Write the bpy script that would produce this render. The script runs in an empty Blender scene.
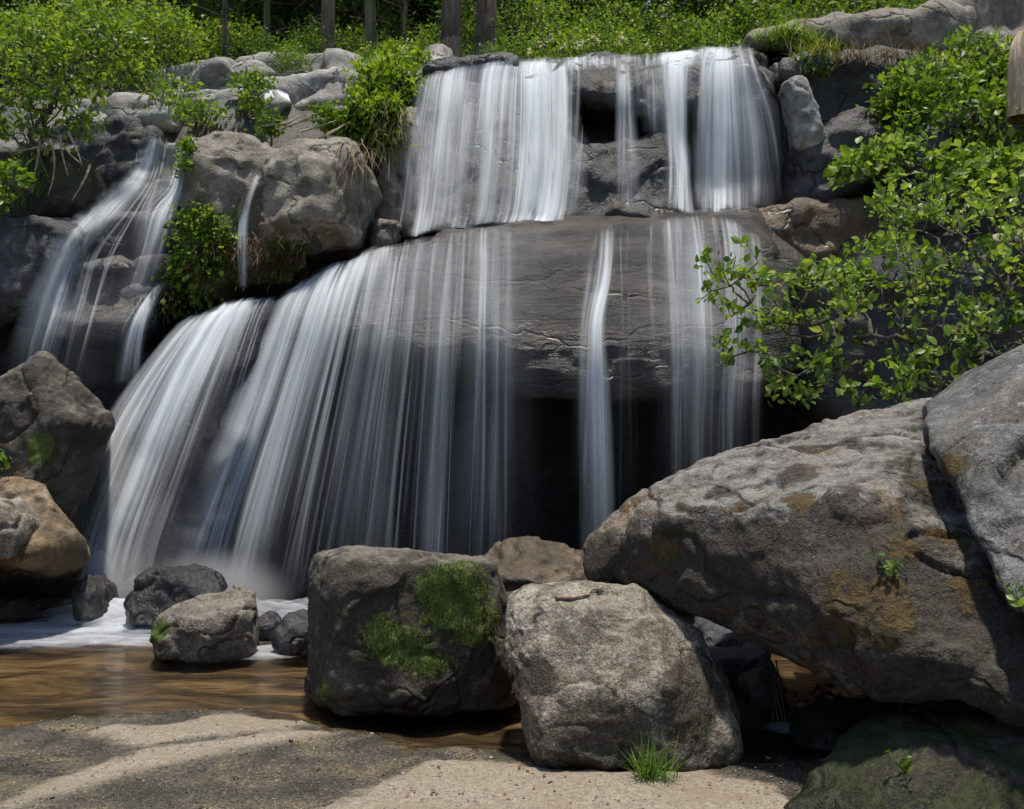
import bpy, bmesh, math, random
import numpy as np
from mathutils import Vector
from mathutils.bvhtree import BVHTree

random.seed(7)
R = math.radians
scn = bpy.context.scene
COL = scn.collection

# ------------------------------------------------------------------ camera, sky, sun, exposure
F = 1100.0
CAMZ = 1.5
TILT = math.atan(35.5 / F)
cam_d = bpy.data.cameras.new('camera')
cam_d.sensor_fit = 'HORIZONTAL'; cam_d.sensor_width = 36.0
cam_d.lens = F / 1024 * 36.0
cam_d.clip_start = 0.05; cam_d.clip_end = 500
cam = bpy.data.objects.new('camera', cam_d); COL.objects.link(cam)
cam.location = (0, 0, CAMZ); cam.rotation_euler = (math.pi / 2 + TILT, 0, 0)
scn.camera = cam

SUN = Vector((0.05, -0.03, 0.98)).normalized()
elev = math.asin(SUN.z); azim = math.atan2(SUN.x, SUN.y)
w = bpy.data.worlds.new('World'); scn.world = w; w.use_nodes = True
nt = w.node_tree
for n in list(nt.nodes): nt.nodes.remove(n)
sky = nt.nodes.new('ShaderNodeTexSky'); sky.sky_type = 'NISHITA'; sky.sun_disc = False
sky.sun_elevation = elev; sky.sun_rotation = azim
bg = nt.nodes.new('ShaderNodeBackground'); bg.inputs[1].default_value = 0.105
wo = nt.nodes.new('ShaderNodeOutputWorld')
nt.links.new(sky.outputs[0], bg.inputs[0]); nt.links.new(bg.outputs[0], wo.inputs[0])
sl = bpy.data.lights.new('sun', 'SUN'); sl.energy = 3.5; sl.angle = R(3.0); sl.color = (1.0, 0.94, 0.83)
so = bpy.data.objects.new('sun', sl); COL.objects.link(so)
so.rotation_euler = SUN.to_track_quat('Z', 'Y').to_euler(); so.location = (-8, -5, 18)
scn.view_settings.view_transform = 'Standard'; scn.view_settings.look = 'None'
scn.view_settings.exposure = 0.58; scn.view_settings.gamma = 1.0
scn.view_settings.use_curve_mapping = False
scn.render.engine = 'CYCLES'
scn.cycles.use_denoising = True
scn.cycles.transparent_max_bounces = 24
scn.cycles.max_bounces = 6; scn.cycles.diffuse_bounces = 3
scn.cycles.sample_clamp_indirect = 4.0; scn.cycles.sample_clamp_direct = 8.0
scn.cycles.caustics_reflective = False; scn.cycles.caustics_refractive = False

# ------------------------------------------------------------------ pixel helper
SA, CA = math.sin(TILT), math.cos(TILT)
def ray(px, py):
    a = (px - 512) / F; b = (py - 404.5) / F
    return Vector((a, CA + b * SA, SA - b * CA))
def P(px, py, Y):
    d = ray(px, py); s = Y / d.y
    return Vector((d.x * s, Y, CAMZ + d.z * s))
def G(px, py, z=0.0):
    d = ray(px, py); s = (z - CAMZ) / d.z
    return Vector((d.x * s, d.y * s, z))

# ------------------------------------------------------------------ noise (numpy)
_rng = np.random.RandomState(3)
_perm = np.concatenate([_rng.permutation(256)] * 2)
_grad = _rng.normal(size=(256, 3)); _grad /= np.linalg.norm(_grad, axis=1)[:, None]
def perlin(p):
    p = np.asarray(p, float); i = np.floor(p).astype(int); f = p - i
    u = f * f * f * (f * (f * 6 - 15) + 10); i &= 255
    out = 0
    for dx in (0, 1):
        for dy in (0, 1):
            for dz in (0, 1):
                h = _perm[(_perm[(_perm[(i[:, 0] + dx) & 255] + i[:, 1] + dy) & 255] + i[:, 2] + dz) & 255]
                g = _grad[h]
                d = (g * (f - np.array([dx, dy, dz]))).sum(1)
                wgt = (u[:, 0] if dx else 1 - u[:, 0]) * (u[:, 1] if dy else 1 - u[:, 1]) * (u[:, 2] if dz else 1 - u[:, 2])
                out = out + d * wgt
    return out * 1.6
def fbm(p, o=4, g=0.5):
    s = 0; a = 1.0; p = np.asarray(p, float)
    for k in range(o):
        s = s + a * perlin(p + k * 17.3); p = p * 2.03; a *= g
    return s
def ridged(p, o=3):
    s = 0; a = 1.0; p = np.asarray(p, float)
    for k in range(o):
        s = s + a * (1 - 2 * np.abs(perlin(p + k * 9.1))); p = p * 2.1; a *= 0.5
    return s
def sstep(a, b, x):
    t = np.clip((x - a) / (b - a), 0, 1); return t * t * (3 - 2 * t)
def inpoly(poly, x, y):
    c = np.zeros(x.shape, bool); n = len(poly)
    for k in range(n):
        x1, y1 = poly[k]; x2, y2 = poly[(k + 1) % n]
        if y1 == y2: continue
        cond = ((y1 > y) != (y2 > y)) & (x < (x2 - x1) * (y - y1) / (y2 - y1) + x1)
        c ^= cond
    return c
def polydist(poly, x, y):          # signed: positive inside
    d = np.full(x.shape, 1e9); n = len(poly)
    for k in range(n):
        x1, y1 = poly[k]; x2, y2 = poly[(k + 1) % n]
        ex, ey = x2 - x1, y2 - y1; L = ex * ex + ey * ey + 1e-12
        t = np.clip(((x - x1) * ex + (y - y1) * ey) / L, 0, 1)
        d = np.minimum(d, np.hypot(x - x1 - t * ex, y - y1 - t * ey))
    return np.where(inpoly(poly, x, y), d, -d)

# ------------------------------------------------------------------ object helpers
def mesh_obj(name, v, f, mat, parent=None, smooth=True, attrs=None, uv=None, origin=None):
    v = np.asarray(v, float)
    if origin is None:
        origin = Vector((0, 0, 0)) if parent is not None else Vector(((v[:, 0].min() + v[:, 0].max()) / 2, (v[:, 1].min() + v[:, 1].max()) / 2, v[:, 2].min()))
    if parent is not None: off = np.array(parent.location) if parent.parent is None else np.array(parent.parent.location)
    else: off = np.array(origin)
    me = bpy.data.meshes.new(name)
    me.from_pydata((v - off).tolist(), [], f if isinstance(f, list) else f.tolist())
    me.polygons.foreach_set('use_smooth', [smooth] * len(me.polygons))
    if attrs:
        for k, a in attrs.items():
            at = me.attributes.new(k, 'FLOAT', 'POINT'); at.data.foreach_set('value', np.asarray(a, np.float32))
    if uv is not None:
        at = me.attributes.new('flow', 'FLOAT_VECTOR', 'POINT'); at.data.foreach_set('vector', np.asarray(uv, np.float32).ravel())
    me.update()
    if mat: me.materials.append(mat)
    o = bpy.data.objects.new(name, me); COL.objects.link(o)
    if parent is None: o.location = origin
    else: o.parent = parent
    return o
def empty(name, loc):
    o = bpy.data.objects.new(name, None); COL.objects.link(o); o.location = loc; o.empty_display_size = 0.1
    return o
def tag(o, label=None, cat=None, group=None, kind=None):
    if label: o['label'] = label
    if cat: o['category'] = cat
    if group: o['group'] = group
    if kind: o['kind'] = kind
    return o
def copy_tree(o, parent=None):
    c = o.copy(); COL.objects.link(c)
    if parent: c.parent = parent
    for ch in list(o.children): copy_tree(ch, c)
    return c

# ------------------------------------------------------------------ materials
def newmat(name):
    m = bpy.data.materials.new(name); m.use_nodes = True
    t = m.node_tree
    for n in list(t.nodes): t.nodes.remove(n)
    out = t.nodes.new('ShaderNodeOutputMaterial')
    def N(typ, **kw):
        n = t.nodes.new('ShaderNode' + typ)
        for k, v in kw.items():
            if k.startswith('i_'):
                key = k[2:]; n.inputs[int(key) if key.isdigit() else key].default_value = v
            else: setattr(n, k, v)
        return n
    L = lambda a, b: t.links.new(a, b)
    return m, N, L, out
def ramp(N, L, src, stops, interp='LINEAR'):
    r = N('ValToRGB'); r.color_ramp.interpolation = interp
    e = r.color_ramp.elements
    while len(e) < len(stops): e.new(0.5)
    for k, (p, c) in enumerate(stops):
        e[k].position = p
        e[k].color = (c, c, c, 1) if isinstance(c, (int, float)) else (*c, 1)
    L(src, r.inputs[0]); return r
def mixc(N, L, fac, a, b, typ='MIX'):
    m = N('Mix', data_type='RGBA', blend_type=typ)
    for s, i in ((fac, 0), (a, 6), (b, 7)):
        if isinstance(s, (int, float)): m.inputs[i].default_value = s
        elif isinstance(s, tuple): m.inputs[i].default_value = (*s, 1)
        else: L(s, m.inputs[i])
    return m.outputs[2]
def mth(N, L, op, a, b=0.0, c=0.0, clamp=False):
    m = N('Math', operation=op, use_clamp=clamp)
    for i, s in enumerate((a, b, c)):
        if isinstance(s, (int, float)): m.inputs[i].default_value = s
        else: L(s, m.inputs[i])
    return m.outputs[0]
def noise(N, L, vec, scale, detail=4, rough=0.55, dist=0.0):
    n = N('TexNoise', i_Scale=scale, i_Detail=detail, i_Roughness=rough, i_Distortion=dist); L(vec, n.inputs['Vector']); return n.outputs['Fac']

def noise_c(N, L, vec, scale):
    n = N('TexNoise', i_Scale=scale, i_Detail=3); L(vec, n.inputs['Vector']); return n.outputs['Color']
def rock_mat(name, dark, mid, light, speck=0.5, lichen=0.0, lichen_col=(.42, .42, .38), stain=0.0, stain_col=(.16, .09, .03), rough=0.75, spec=0.35, bump=1.0, sc=1.0, stretch=(1, 1, 1), moss_col=(.07, .11, .012), toptone=0.0, toptone_col=(.34, .30, .24), cracks=.8):
    m, N, L, out = newmat(name)
    tc = N('TexCoord'); mp = N('Mapping'); mp.inputs['Scale'].default_value = stretch
    L(tc.outputs['Object'], mp.inputs[0]); v0 = tc.outputs['Object']; v = mp.outputs[0]
    n1 = noise(N, L, v, 1.6 * sc, 6, 0.62, 0.3)
    n2 = noise(N, L, v, 7 * sc, 6, 0.65, 0.5)
    n3 = noise(N, L, v0, 55 * sc, 3, 0.7)
    n4 = noise(N, L, v0, 170 * sc, 2, 0.6)
    s = mth(N, L, 'MULTIPLY_ADD', n2, 0.55, mth(N, L, 'MULTIPLY', n1, 0.55))
    base = ramp(N, L, s, [(0.36, dark), (0.53, mid), (0.72, light)]).outputs[0]
    sp = ramp(N, L, mth(N, L, 'MULTIPLY_ADD', n4, 0.5, mth(N, L, 'MULTIPLY', n3, 0.5)), [(0.36, 0.18), (0.5, 1.0), (0.63, 2.3)]).outputs[0]
    col = mixc(N, L, speck, base, mixc(N, L, 1.0, base, sp, 'MULTIPLY'))
    if stain > 0:
        ns = noise(N, L, v0, 2.3 * sc, 5, 0.6, 0.6)
        st = ramp(N, L, ns, [(0.54, 0.0), (0.66, stain)]).outputs[0]
        col = mixc(N, L, st, col, mixc(N, L, 0.6, stain_col, sp, 'MULTIPLY'))
    if lichen > 0:
        nl = noise(N, L, v0, 9 * sc, 5, 0.75, 0.8)
        nl2 = noise(N, L, v0, 34 * sc, 3, 0.7)
        lm = mth(N, L, 'MULTIPLY_ADD', nl2, 0.4, mth(N, L, 'MULTIPLY', nl, 0.6))
        lf = ramp(N, L, lm, [(0.55, 0.0), (0.63, lichen)]).outputs[0]
        col = mixc(N, L, lf, col, lichen_col)
    if toptone > 0:  # upward faces mixed toward a paler tone
        ge = N('NewGeometry'); sx = N('SeparateXYZ'); L(ge.outputs['Normal'], sx.inputs[0])
        tf = mth(N, L, 'MULTIPLY_ADD', n2, 0.9, mth(N, L, 'SUBTRACT', sx.outputs[2], 0.66))
        tf = ramp(N, L, tf, [(0.45, 0.0), (0.85, toptone)]).outputs[0]
        col = mixc(N, L, tf, col, mixc(N, L, 0.5, toptone_col, sp, 'MULTIPLY'))
    aa = N('Attribute', attribute_name='stain_shade')  # brown stain mask that also paints shade onto rock fronts and recesses
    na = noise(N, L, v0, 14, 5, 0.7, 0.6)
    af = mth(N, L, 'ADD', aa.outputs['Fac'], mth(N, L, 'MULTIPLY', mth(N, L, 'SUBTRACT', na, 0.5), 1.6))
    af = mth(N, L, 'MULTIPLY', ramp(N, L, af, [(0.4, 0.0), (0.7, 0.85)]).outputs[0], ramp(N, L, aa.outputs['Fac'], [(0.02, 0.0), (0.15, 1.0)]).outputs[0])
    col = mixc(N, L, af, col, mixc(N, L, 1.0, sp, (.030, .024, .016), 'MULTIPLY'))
    at = N('Attribute', attribute_name='moss')
    nm = noise(N, L, v0, 26, 5, 0.7)
    mm = mth(N, L, 'ADD', at.outputs['Fac'], mth(N, L, 'MULTIPLY', mth(N, L, 'SUBTRACT', nm, 0.5), 2.0))
    mf = ramp(N, L, mm, [(0.42, 0.0), (0.62, 1.0)]).outputs[0]
    mcol = mixc(N, L, ramp(N, L, mth(N, L, 'MULTIPLY_ADD', n3, .5, mth(N, L, 'MULTIPLY', nm, .5)), [(.35, 0.), (.65, 1.)]).outputs[0], tuple(c * 0.45 for c in moss_col), tuple(c * 1.5 for c in moss_col))
    has = ramp(N, L, at.outputs['Fac'], [(0.02, 0.0), (0.12, 1.0)]).outputs[0]
    mf = mth(N, L, 'MULTIPLY', mf, has)
    col = mixc(N, L, mf, col, mcol)
    aw = N('Attribute', attribute_name='wet')
    wetcol = mixc(N, L, 1.0, col, (0.36, 0.36, 0.38), 'MULTIPLY')
    col = mixc(N, L, aw.outputs['Fac'], col, wetcol)
    vd = N('VectorMath', operation='MULTIPLY_ADD'); L(noise_c(N, L, v0, 3.0), vd.inputs[0]); vd.inputs[1].default_value = (.5, .5, .5); L(v, vd.inputs[2])
    vo = N('TexVoronoi', feature='DISTANCE_TO_EDGE', i_Scale=1.25 * sc); L(vd.outputs[0], vo.inputs['Vector'])
    ck = mth(N, L, 'MULTIPLY', ramp(N, L, vo.outputs['Distance'], [(0.0, 1.0), (0.035, 0.0)]).outputs[0], ramp(N, L, n1, [(.45, 0.0), (.58, 1.0)]).outputs[0])
    ck = mth(N, L, 'MULTIPLY', ck, cracks)
    col = mixc(N, L, mth(N, L, 'MULTIPLY', ck, .75), col, (.015, .013, .010))
    b = N('BsdfPrincipled'); L(col, b.inputs['Base Color'])
    rr = mth(N, L, 'MULTIPLY_ADD', aw.outputs['Fac'], -0.42, rough); rr = mth(N, L, 'MULTIPLY_ADD', n3, 0.16, mth(N, L, 'SUBTRACT', rr, 0.08))
    L(rr, b.inputs['Roughness']); b.inputs['Specular IOR Level'].default_value = spec
    h = mth(N, L, 'MULTIPLY_ADD', n3, 0.35, mth(N, L, 'MULTIPLY_ADD', n4, 0.15, mth(N, L, 'MULTIPLY', n2, 1.0)))
    h = mth(N, L, 'MULTIPLY_ADD', mf, 0.25, h); h = mth(N, L, 'MULTIPLY_ADD', ck, -0.9, h)
    bp = N('Bump', i_Strength=0.8, i_Distance=0.035 * bump / sc); L(h, bp.inputs['Height']); L(bp.outputs[0], b.inputs['Normal'])
    L(b.outputs[0], out.inputs[0])
    return m

def leaf_mat(name, dark, mid, light, trans=0.35, rough=0.45):
    m, N, L, out = newmat(name)
    at = N('Attribute', attribute_name='rnd')
    c = ramp(N, L, at.outputs['Fac'], [(0.0, dark), (0.5, mid), (1.0, light)]).outputs[0]
    b = N('BsdfPrincipled'); L(c, b.inputs['Base Color']); b.inputs['Roughness'].default_value = rough; b.inputs['Specular IOR Level'].default_value = 0.35
    tr = N('BsdfTranslucent'); L(mixc(N, L, 1.0, c, (1.3, 1.25, 0.5), 'MULTIPLY'), tr.inputs[0])
    mx = N('MixShader'); mx.inputs[0].default_value = trans; L(b.outputs[0], mx.inputs[1]); L(tr.outputs[0], mx.inputs[2]); L(mx.outputs[0], out.inputs[0])
    return m
def bark_mat(name, dark, light, sc=1.0, moss=0.0):
    m, N, L, out = newmat(name)
    tc = N('TexCoord'); mp = N('Mapping'); mp.inputs['Scale'].default_value = (14 * sc, 14 * sc, 2.2 * sc); L(tc.outputs['Object'], mp.inputs[0])
    n = noise(N, L, mp.outputs[0], 1.5, 6, 0.7, 0.6)
    c = ramp(N, L, n, [(0.35, dark), (0.65, light)]).outputs[0]
    if moss:
        nm = noise(N, L, tc.outputs['Object'], 1.5, 4, 0.6); c = mixc(N, L, ramp(N, L, nm, [(0.45, 0.0), (0.6, moss)]).outputs[0], c, (0.06, 0.075, 0.015))
    b = N('BsdfPrincipled'); L(c, b.inputs['Base Color']); b.inputs['Roughness'].default_value = 0.9
    bp = N('Bump', i_Strength=0.9, i_Distance=0.03); L(n, bp.inputs['Height']); L(bp.outputs[0], b.inputs['Normal']); L(b.outputs[0], out.inputs[0])
    return m
def fall_mat(name, maxa=0.9, col=(0.84, 0.88, 0.93)):
    m, N, L, out = newmat(name)
    fl = N('Attribute', attribute_name='flow'); de = N('Attribute', attribute_name='dens')
    def st(su, sv, det, off):
        mp = N('Mapping'); mp.inputs['Scale'].default_value = (su, sv, 1); mp.inputs['Location'].default_value = (off, off * 1.7, off)
        L(fl.outputs['Vector'], mp.inputs[0])
        return noise(N, L, mp.outputs[0], 1.0, det, 0.55, 0.0)
    a = st(5, 0.22, 2, 3.1); b_ = st(20, 0.3, 3, 7.7); c = st(62, 0.5, 2, 1.9)
    s = mth(N, L, 'MULTIPLY_ADD', a, 0.34, mth(N, L, 'MULTIPLY_ADD', b_, 0.44, mth(N, L, 'MULTIPLY', c, 0.22)))
    s = mth(N, L, 'MULTIPLY', mth(N, L, 'SUBTRACT', s, 0.36), 3.6, clamp=True)      # 0..1 spread
    x = mth(N, L, 'SUBTRACT', mth(N, L, 'ADD', mth(N, L, 'MULTIPLY', s, 1.0), mth(N, L, 'MULTIPLY', de.outputs['Fac'], 1.25)), 0.95)
    al = ramp(N, L, x, [(0.0, 0.0), (0.25, 0.14), (0.55, 0.48), (1.0, maxa)]).outputs[0]
    al = mth(N, L, 'MULTIPLY_ADD', mth(N, L, 'POWER', de.outputs['Fac'], 1.7), 0.40, al, clamp=True)
    gate = ramp(N, L, de.outputs['Fac'], [(0.0, 0.0), (0.10, 1.0)]).outputs[0]
    al = mth(N, L, 'MULTIPLY', al, gate)
    d = N('BsdfDiffuse'); d.inputs[0].default_value = (*col, 1)
    t_ = N('BsdfTranslucent'); t_.inputs[0].default_value = (*col, 1)
    ge = N('NewGeometry'); va = N('VectorMath', operation='ADD'); va.inputs[1].default_value = (0, 0, .8); L(ge.outputs['Normal'], va.inputs[0])
    vn = N('VectorMath', operation='NORMALIZE'); L(va.outputs[0], vn.inputs[0]); L(vn.outputs[0], d.inputs['Normal'])
    mx0 = N('MixShader'); mx0.inputs[0].default_value = 0.4; L(d.outputs[0], mx0.inputs[1]); L(t_.outputs[0], mx0.inputs[2])
    tr = N('BsdfTransparent'); mx = N('MixShader'); L(al, mx.inputs[0]); L(tr.outputs[0], mx.inputs[1]); L(mx0.outputs[0], mx.inputs[2])
    L(mx.outputs[0], out.inputs[0])
    return m

M = {}
M['granite'] = rock_mat('granite', (.055, .046, .035), (.17, .145, .11), (.36, .32, .26), speck=.85, lichen=.55, stain=.6, stain_col=(.07, .055, .03), bump=1.5, toptone=.5)
M['tan'] = rock_mat('tan_granite', (.06, .053, .042), (.18, .158, .125), (.36, .32, .26), speck=.45, bump=1.3, stain=.7, stain_col=(.13, .09, .05), lichen=.25, rough=.7)
M['pale'] = rock_mat('pale_granite', (.10, .095, .088), (.26, .245, .225), (.46, .44, .40), speck=.4, stain=.2, lichen=.2)
M['slab'] = rock_mat('slab_granite', (.02, .018, .015), (.065, .06, .052), (.18, .168, .148), speck=.7, lichen=.7, lichen_col=(.34, .34, .34), stain=.9, stain_col=(.13, .075, .022), toptone=.7, toptone_col=(.27, .26, .235), bump=1.9, moss_col=(.075, .047, .012))
M['greyslab'] = rock_mat('grey_slab_granite', (.03, .029, .027), (.085, .083, .078), (.18, .175, .165), speck=.7, lichen=.6, lichen_col=(.32, .33, .33), stain=.2, bump=1.0, moss_col=(.075, .047, .012))
M['mossy'] = rock_mat('mossy_granite', (.016, .013, .010), (.042, .036, .028), (.12, .105, .085), speck=.5, stain=.3, stain_col=(.09, .06, .03), lichen=.15, bump=1.1, moss_col=(.075, .10, .012), toptone=.5, toptone_col=(.24, .21, .17))
M['wet'] = rock_mat('wet_granite', (.010, .0095, .010), (.028, .026, .026), (.075, .07, .065), speck=.4, stain=.3, stain_col=(.10, .06, .03), rough=.42, spec=.5, bump=1.2)
M['dome'] = rock_mat('wet_dome_granite', (.009, .0085, .008), (.026, .023, .021), (.085, .073, .062), speck=.35, stain=.5, stain_col=(.085, .054, .028), rough=.33, spec=.45, bump=1.6, cracks=.4, stretch=(.5, .8, 2.0))
M['cave'] = rock_mat('shade_black_wet_rock', (.006, .006, .005), (.014, .013, .011), (.03, .028, .024), speck=.3, rough=.7, spec=.2, cracks=.3)  # near-black tones put the hollow's shade into the wet rock colour
M['brownwet'] = rock_mat('wet_brown_granite', (.03, .02, .012), (.09, .06, .033), (.17, .12, .075), speck=.4, stain=.5, stain_col=(.14, .08, .03), rough=.4, spec=.5)
M['bluewet'] = rock_mat('wet_grey_granite', (.013, .013, .0145), (.040, .040, .043), (.11, .108, .112), speck=.5, stain=.2, rough=.5, spec=.5, bump=1.3)
M['shade'] = rock_mat('shaded_mossy_rock', (.015, .013, .009), (.035, .03, .02), (.08, .07, .05), speck=.5, stain=.4, stain_col=(.05, .06, .012), moss_col=(.022, .028, .006))  # moss tone darkened, the corner's shade is put into the colour
M['brownrock'] = rock_mat('brown_granite', (.035, .025, .015), (.15, .108, .062), (.37, .29, .195), speck=.4, stain=.4, stain_col=(.20, .11, .04), bump=.9)
M['alder'] = leaf_mat('alder_leaf', (.05, .11, .014), (.17, .275, .04), (.36, .44, .11), .45, .42)
M['shrub'] = leaf_mat('shrub_leaf', (.05, .11, .012), (.15, .26, .026), (.30, .39, .06), .45)
M['understory'] = leaf_mat('understory_leaf', (.03, .068, .010), (.10, .175, .02), (.23, .31, .045), .45)
M['yellowgreen'] = leaf_mat('yellow_green_leaf', (.07, .14, .012), (.18, .29, .025), (.32, .40, .06), .42)
M['needle'] = leaf_mat('conifer_needles', (.02, .045, .010), (.05, .095, .016), (.12, .16, .03), .3, .6)
M['grass'] = leaf_mat('grass_blade', (.04, .10, .012), (.10, .19, .02), (.20, .28, .05), .3)
M['straw'] = leaf_mat('dead_straw', (.10, .07, .04), (.22, .16, .09), (.36, .28, .17), .2, .8)
M['mossblade'] = leaf_mat('moss_blade', (.018, .028, .005), (.05, .07, .010), (.11, .14, .02), .25, .8)
M['litter'] = leaf_mat('dead_leaf', (.06, .03, .018), (.14, .07, .04), (.26, .15, .09), .1, .8)
M['petal'] = leaf_mat('white_petal', (.6, .58, .5), (.7, .68, .6), (.8, .78, .72), .3, .8)
M['bark'] = bark_mat('dark_bark', (.018, .013, .010), (.07, .055, .042))
M['barktan'] = bark_mat('tan_bark', (.035, .026, .018), (.15, .115, .08))
M['barkmoss'] = bark_mat('mossy_bark', (.03, .025, .018), (.11, .085, .06), moss=.8)
M['twig'] = bark_mat('twig_bark', (.05, .04, .03), (.15, .125, .10), 2)
M['deadwood'] = bark_mat('bleached_wood', (.22, .15, .09), (.52, .42, .30), 1)
M['fall'] = fall_mat('falling_water', .88)
m, N, L, out = newmat('falling_water_strands')
fl = N('Attribute', attribute_name='flow'); de = N('Attribute', attribute_name='dens')
mp = N('Mapping'); mp.inputs['Scale'].default_value = (70, .8, 1); L(fl.outputs['Vector'], mp.inputs[0])
nn_ = noise(N, L, mp.outputs[0], 1.0, 3, .6)
al = mth(N, L, 'MULTIPLY', de.outputs['Fac'], ramp(N, L, nn_, [(.25, .22), (.75, .80)]).outputs[0], clamp=True)
d = N('BsdfDiffuse'); d.inputs[0].default_value = (.86, .90, .94, 1); t_ = N('BsdfTranslucent'); t_.inputs[0].default_value = (.86, .90, .94, 1)
ge = N('NewGeometry'); va = N('VectorMath', operation='ADD'); va.inputs[1].default_value = (0, 0, .8); L(ge.outputs['Normal'], va.inputs[0])
vn = N('VectorMath', operation='NORMALIZE'); L(va.outputs[0], vn.inputs[0]); L(vn.outputs[0], d.inputs['Normal'])
m0 = N('MixShader'); m0.inputs[0].default_value = .4; L(d.outputs[0], m0.inputs[1]); L(t_.outputs[0], m0.inputs[2])
tr = N('BsdfTransparent'); mx = N('MixShader'); L(al, mx.inputs[0]); L(tr.outputs[0], mx.inputs[1]); L(m0.outputs[0], mx.inputs[2]); L(mx.outputs[0], out.inputs[0])
M['fall2'] = m

# ------------------------------------------------------------------ rocks
def ring(outline, Y, d=1.0, k=0.85, b=0.25, kb=0.6, lift=0.0):
    """an outline at distance Y, closed towards the viewer by a bulge b and behind by depth d"""
    pts = [P(p[0], p[1], p[2] if len(p) > 2 else Y) for p in outline]
    c = sum(pts, Vector()) / len(pts)
    out = list(pts)
    out += [c + (p - c) * k + Vector((0, d, lift)) for p in pts]
    if b: out += [c + (p - c) * kb + Vector((0, -b, 0)) for p in pts]
    return out
def pts3(l): return [P(*p) for p in l]
ROCKS = {}      # name -> (verts, faces) lists for ray casting
CLIFF_V, CLIFF_F = [], []
ALL_V, ALL_F = [], []
def rock(name, label, hulls, vox, mat, amp=0.05, freq=1.2, smooth=4, fine=0.012, seed=0, moss=(), wet=0.0, cliff=False, cat='rock', group=None, strata=0.0, kind=None, crack=0.02, mossn=None, facet=.55, fsize=None, dark=()):
    bm = bmesh.new()
    for h in hulls:
        vs = [bm.verts.new(p) for p in h]
        r = bmesh.ops.convex_hull(bm, input=vs)
        dead = [g for g in r['geom_interior'] + r['geom_unused'] if isinstance(g, bmesh.types.BMVert)]
        if dead: bmesh.ops.delete(bm, geom=list(set(dead)), context='VERTS')
    me = bpy.data.meshes.new('tmp'); bm.to_mesh(me); bm.free()
    tmp = bpy.data.objects.new('tmp', me); COL.objects.link(tmp)
    md = tmp.modifiers.new('r', 'REMESH'); md.mode = 'VOXEL'; md.voxel_size = vox
    dg = bpy.context.evaluated_depsgraph_get(); ev = tmp.evaluated_get(dg); m2 = bpy.data.meshes.new_from_object(ev)
    n = len(m2.vertices); v = np.empty(n * 3); m2.vertices.foreach_get('co', v); v = v.reshape(-1, 3)
    e = np.empty(len(m2.edges) * 2, int); m2.edges.foreach_get('vertices', e); e = e.reshape(-1, 2)
    faces = [tuple(p.vertices) for p in m2.polygons]
    deg = np.bincount(e.ravel(), minlength=n)[:, None]
    def lap(v, it):
        for _ in range(it):
            s = np.zeros_like(v); np.add.at(s, e[:, 0], v[e[:, 1]]); np.add.at(s, e[:, 1], v[e[:, 0]])
            v = v * 0.4 + 0.6 * s / deg
        return v
    v = lap(v, smooth)
    def normals(v):
        m2.vertices.foreach_set('co', v.ravel()); m2.update()
        nn = np.empty(n * 3); m2.vertex_normals.foreach_get('vector', nn); return nn.reshape(-1, 3)
    nn = normals(v)
    if facet:
        fs = fsize or vox * 9; K = int(np.clip(n * vox * vox / (fs * fs), 10, 400)); rg = np.random.RandomState(seed + n % 97)
        for lev, fk in ((K, facet), (min(900, K * 5), facet * .6)):
            si = rg.choice(n, min(lev, n - 1), replace=False); sp_ = v[si] + rg.normal(size=(len(si), 3)) * vox * .15
            sn = nn[si] + rg.normal(size=(len(si), 3)) * .11; sn /= np.linalg.norm(sn, axis=1)[:, None]
            vw = v + .07 * fs * np.stack([perlin(v * 2 / fs + a_) for a_ in (0, 7.3, 15.1)], 1)
            near = np.concatenate([((vw[a_:a_ + 4000, None] - sp_[None]) ** 2).sum(2).argmin(1) for a_ in range(0, n, 4000)])
            dd = (sn[near] * (sp_[near] - v)).sum(1); dd = dd - dd.mean() - .12 * dd.std(); v = v + nn * (np.clip(dd, -fs * .35, fs * .35) * fk)[:, None]
            v = lap(v, 1); nn = normals(v); fs *= .45
    q = v + seed * 13.7
    disp = amp * fbm(q * freq, 4, 0.5)
    if strata: disp = disp + strata * ridged(q * np.array([.7, .9, 3.2]) * freq, 3)
    if crack:
        r_ = np.abs(perlin(q * freq * 0.9 + 5.5)); disp = disp - crack * 1.1 * np.exp(-(r_ / 0.02) ** 2)
    v = v + nn * disp[:, None]
    nn = normals(v)
    v = v + nn * (fine * (.8 * fbm(v * 7.0 + seed, 4, 0.62) + .5 * (ridged(v * 11.0 + seed, 2) - .3)))[:, None]
    nn = normals(v)
    mo = np.zeros(n)
    for (px, py, Y, rad, *sq) in moss:
        c = np.array(P(px, py, Y)); s = sq[0] if sq else 1.0
        d = np.linalg.norm((v - c) * np.array([1, .6, s]), axis=1) / rad + 0.35 * fbm(v * 5 + 3, 3)
        mo = np.maximum(mo, np.clip(1.25 - d, 0, 1))
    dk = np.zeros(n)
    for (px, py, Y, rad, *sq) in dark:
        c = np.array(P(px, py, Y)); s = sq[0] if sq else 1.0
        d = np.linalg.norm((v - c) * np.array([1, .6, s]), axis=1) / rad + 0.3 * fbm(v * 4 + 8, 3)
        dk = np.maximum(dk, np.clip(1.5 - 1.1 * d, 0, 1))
    if mossn: mo = np.maximum(mo, np.clip(mossn[0] * (nn[:, 2] - mossn[1]) + 0.6 * fbm(v * 2.2, 3), 0, 1))
    we = np.full(n, wet) if not callable(wet) else wet(v, nn)
    if v[:, 2].min() < .12 and v[:, 1].min() < 9: we = np.maximum(we, .85 * sstep(.13, .02, v[:, 2] + .06 * fbm(v * 5, 3)))
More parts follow.
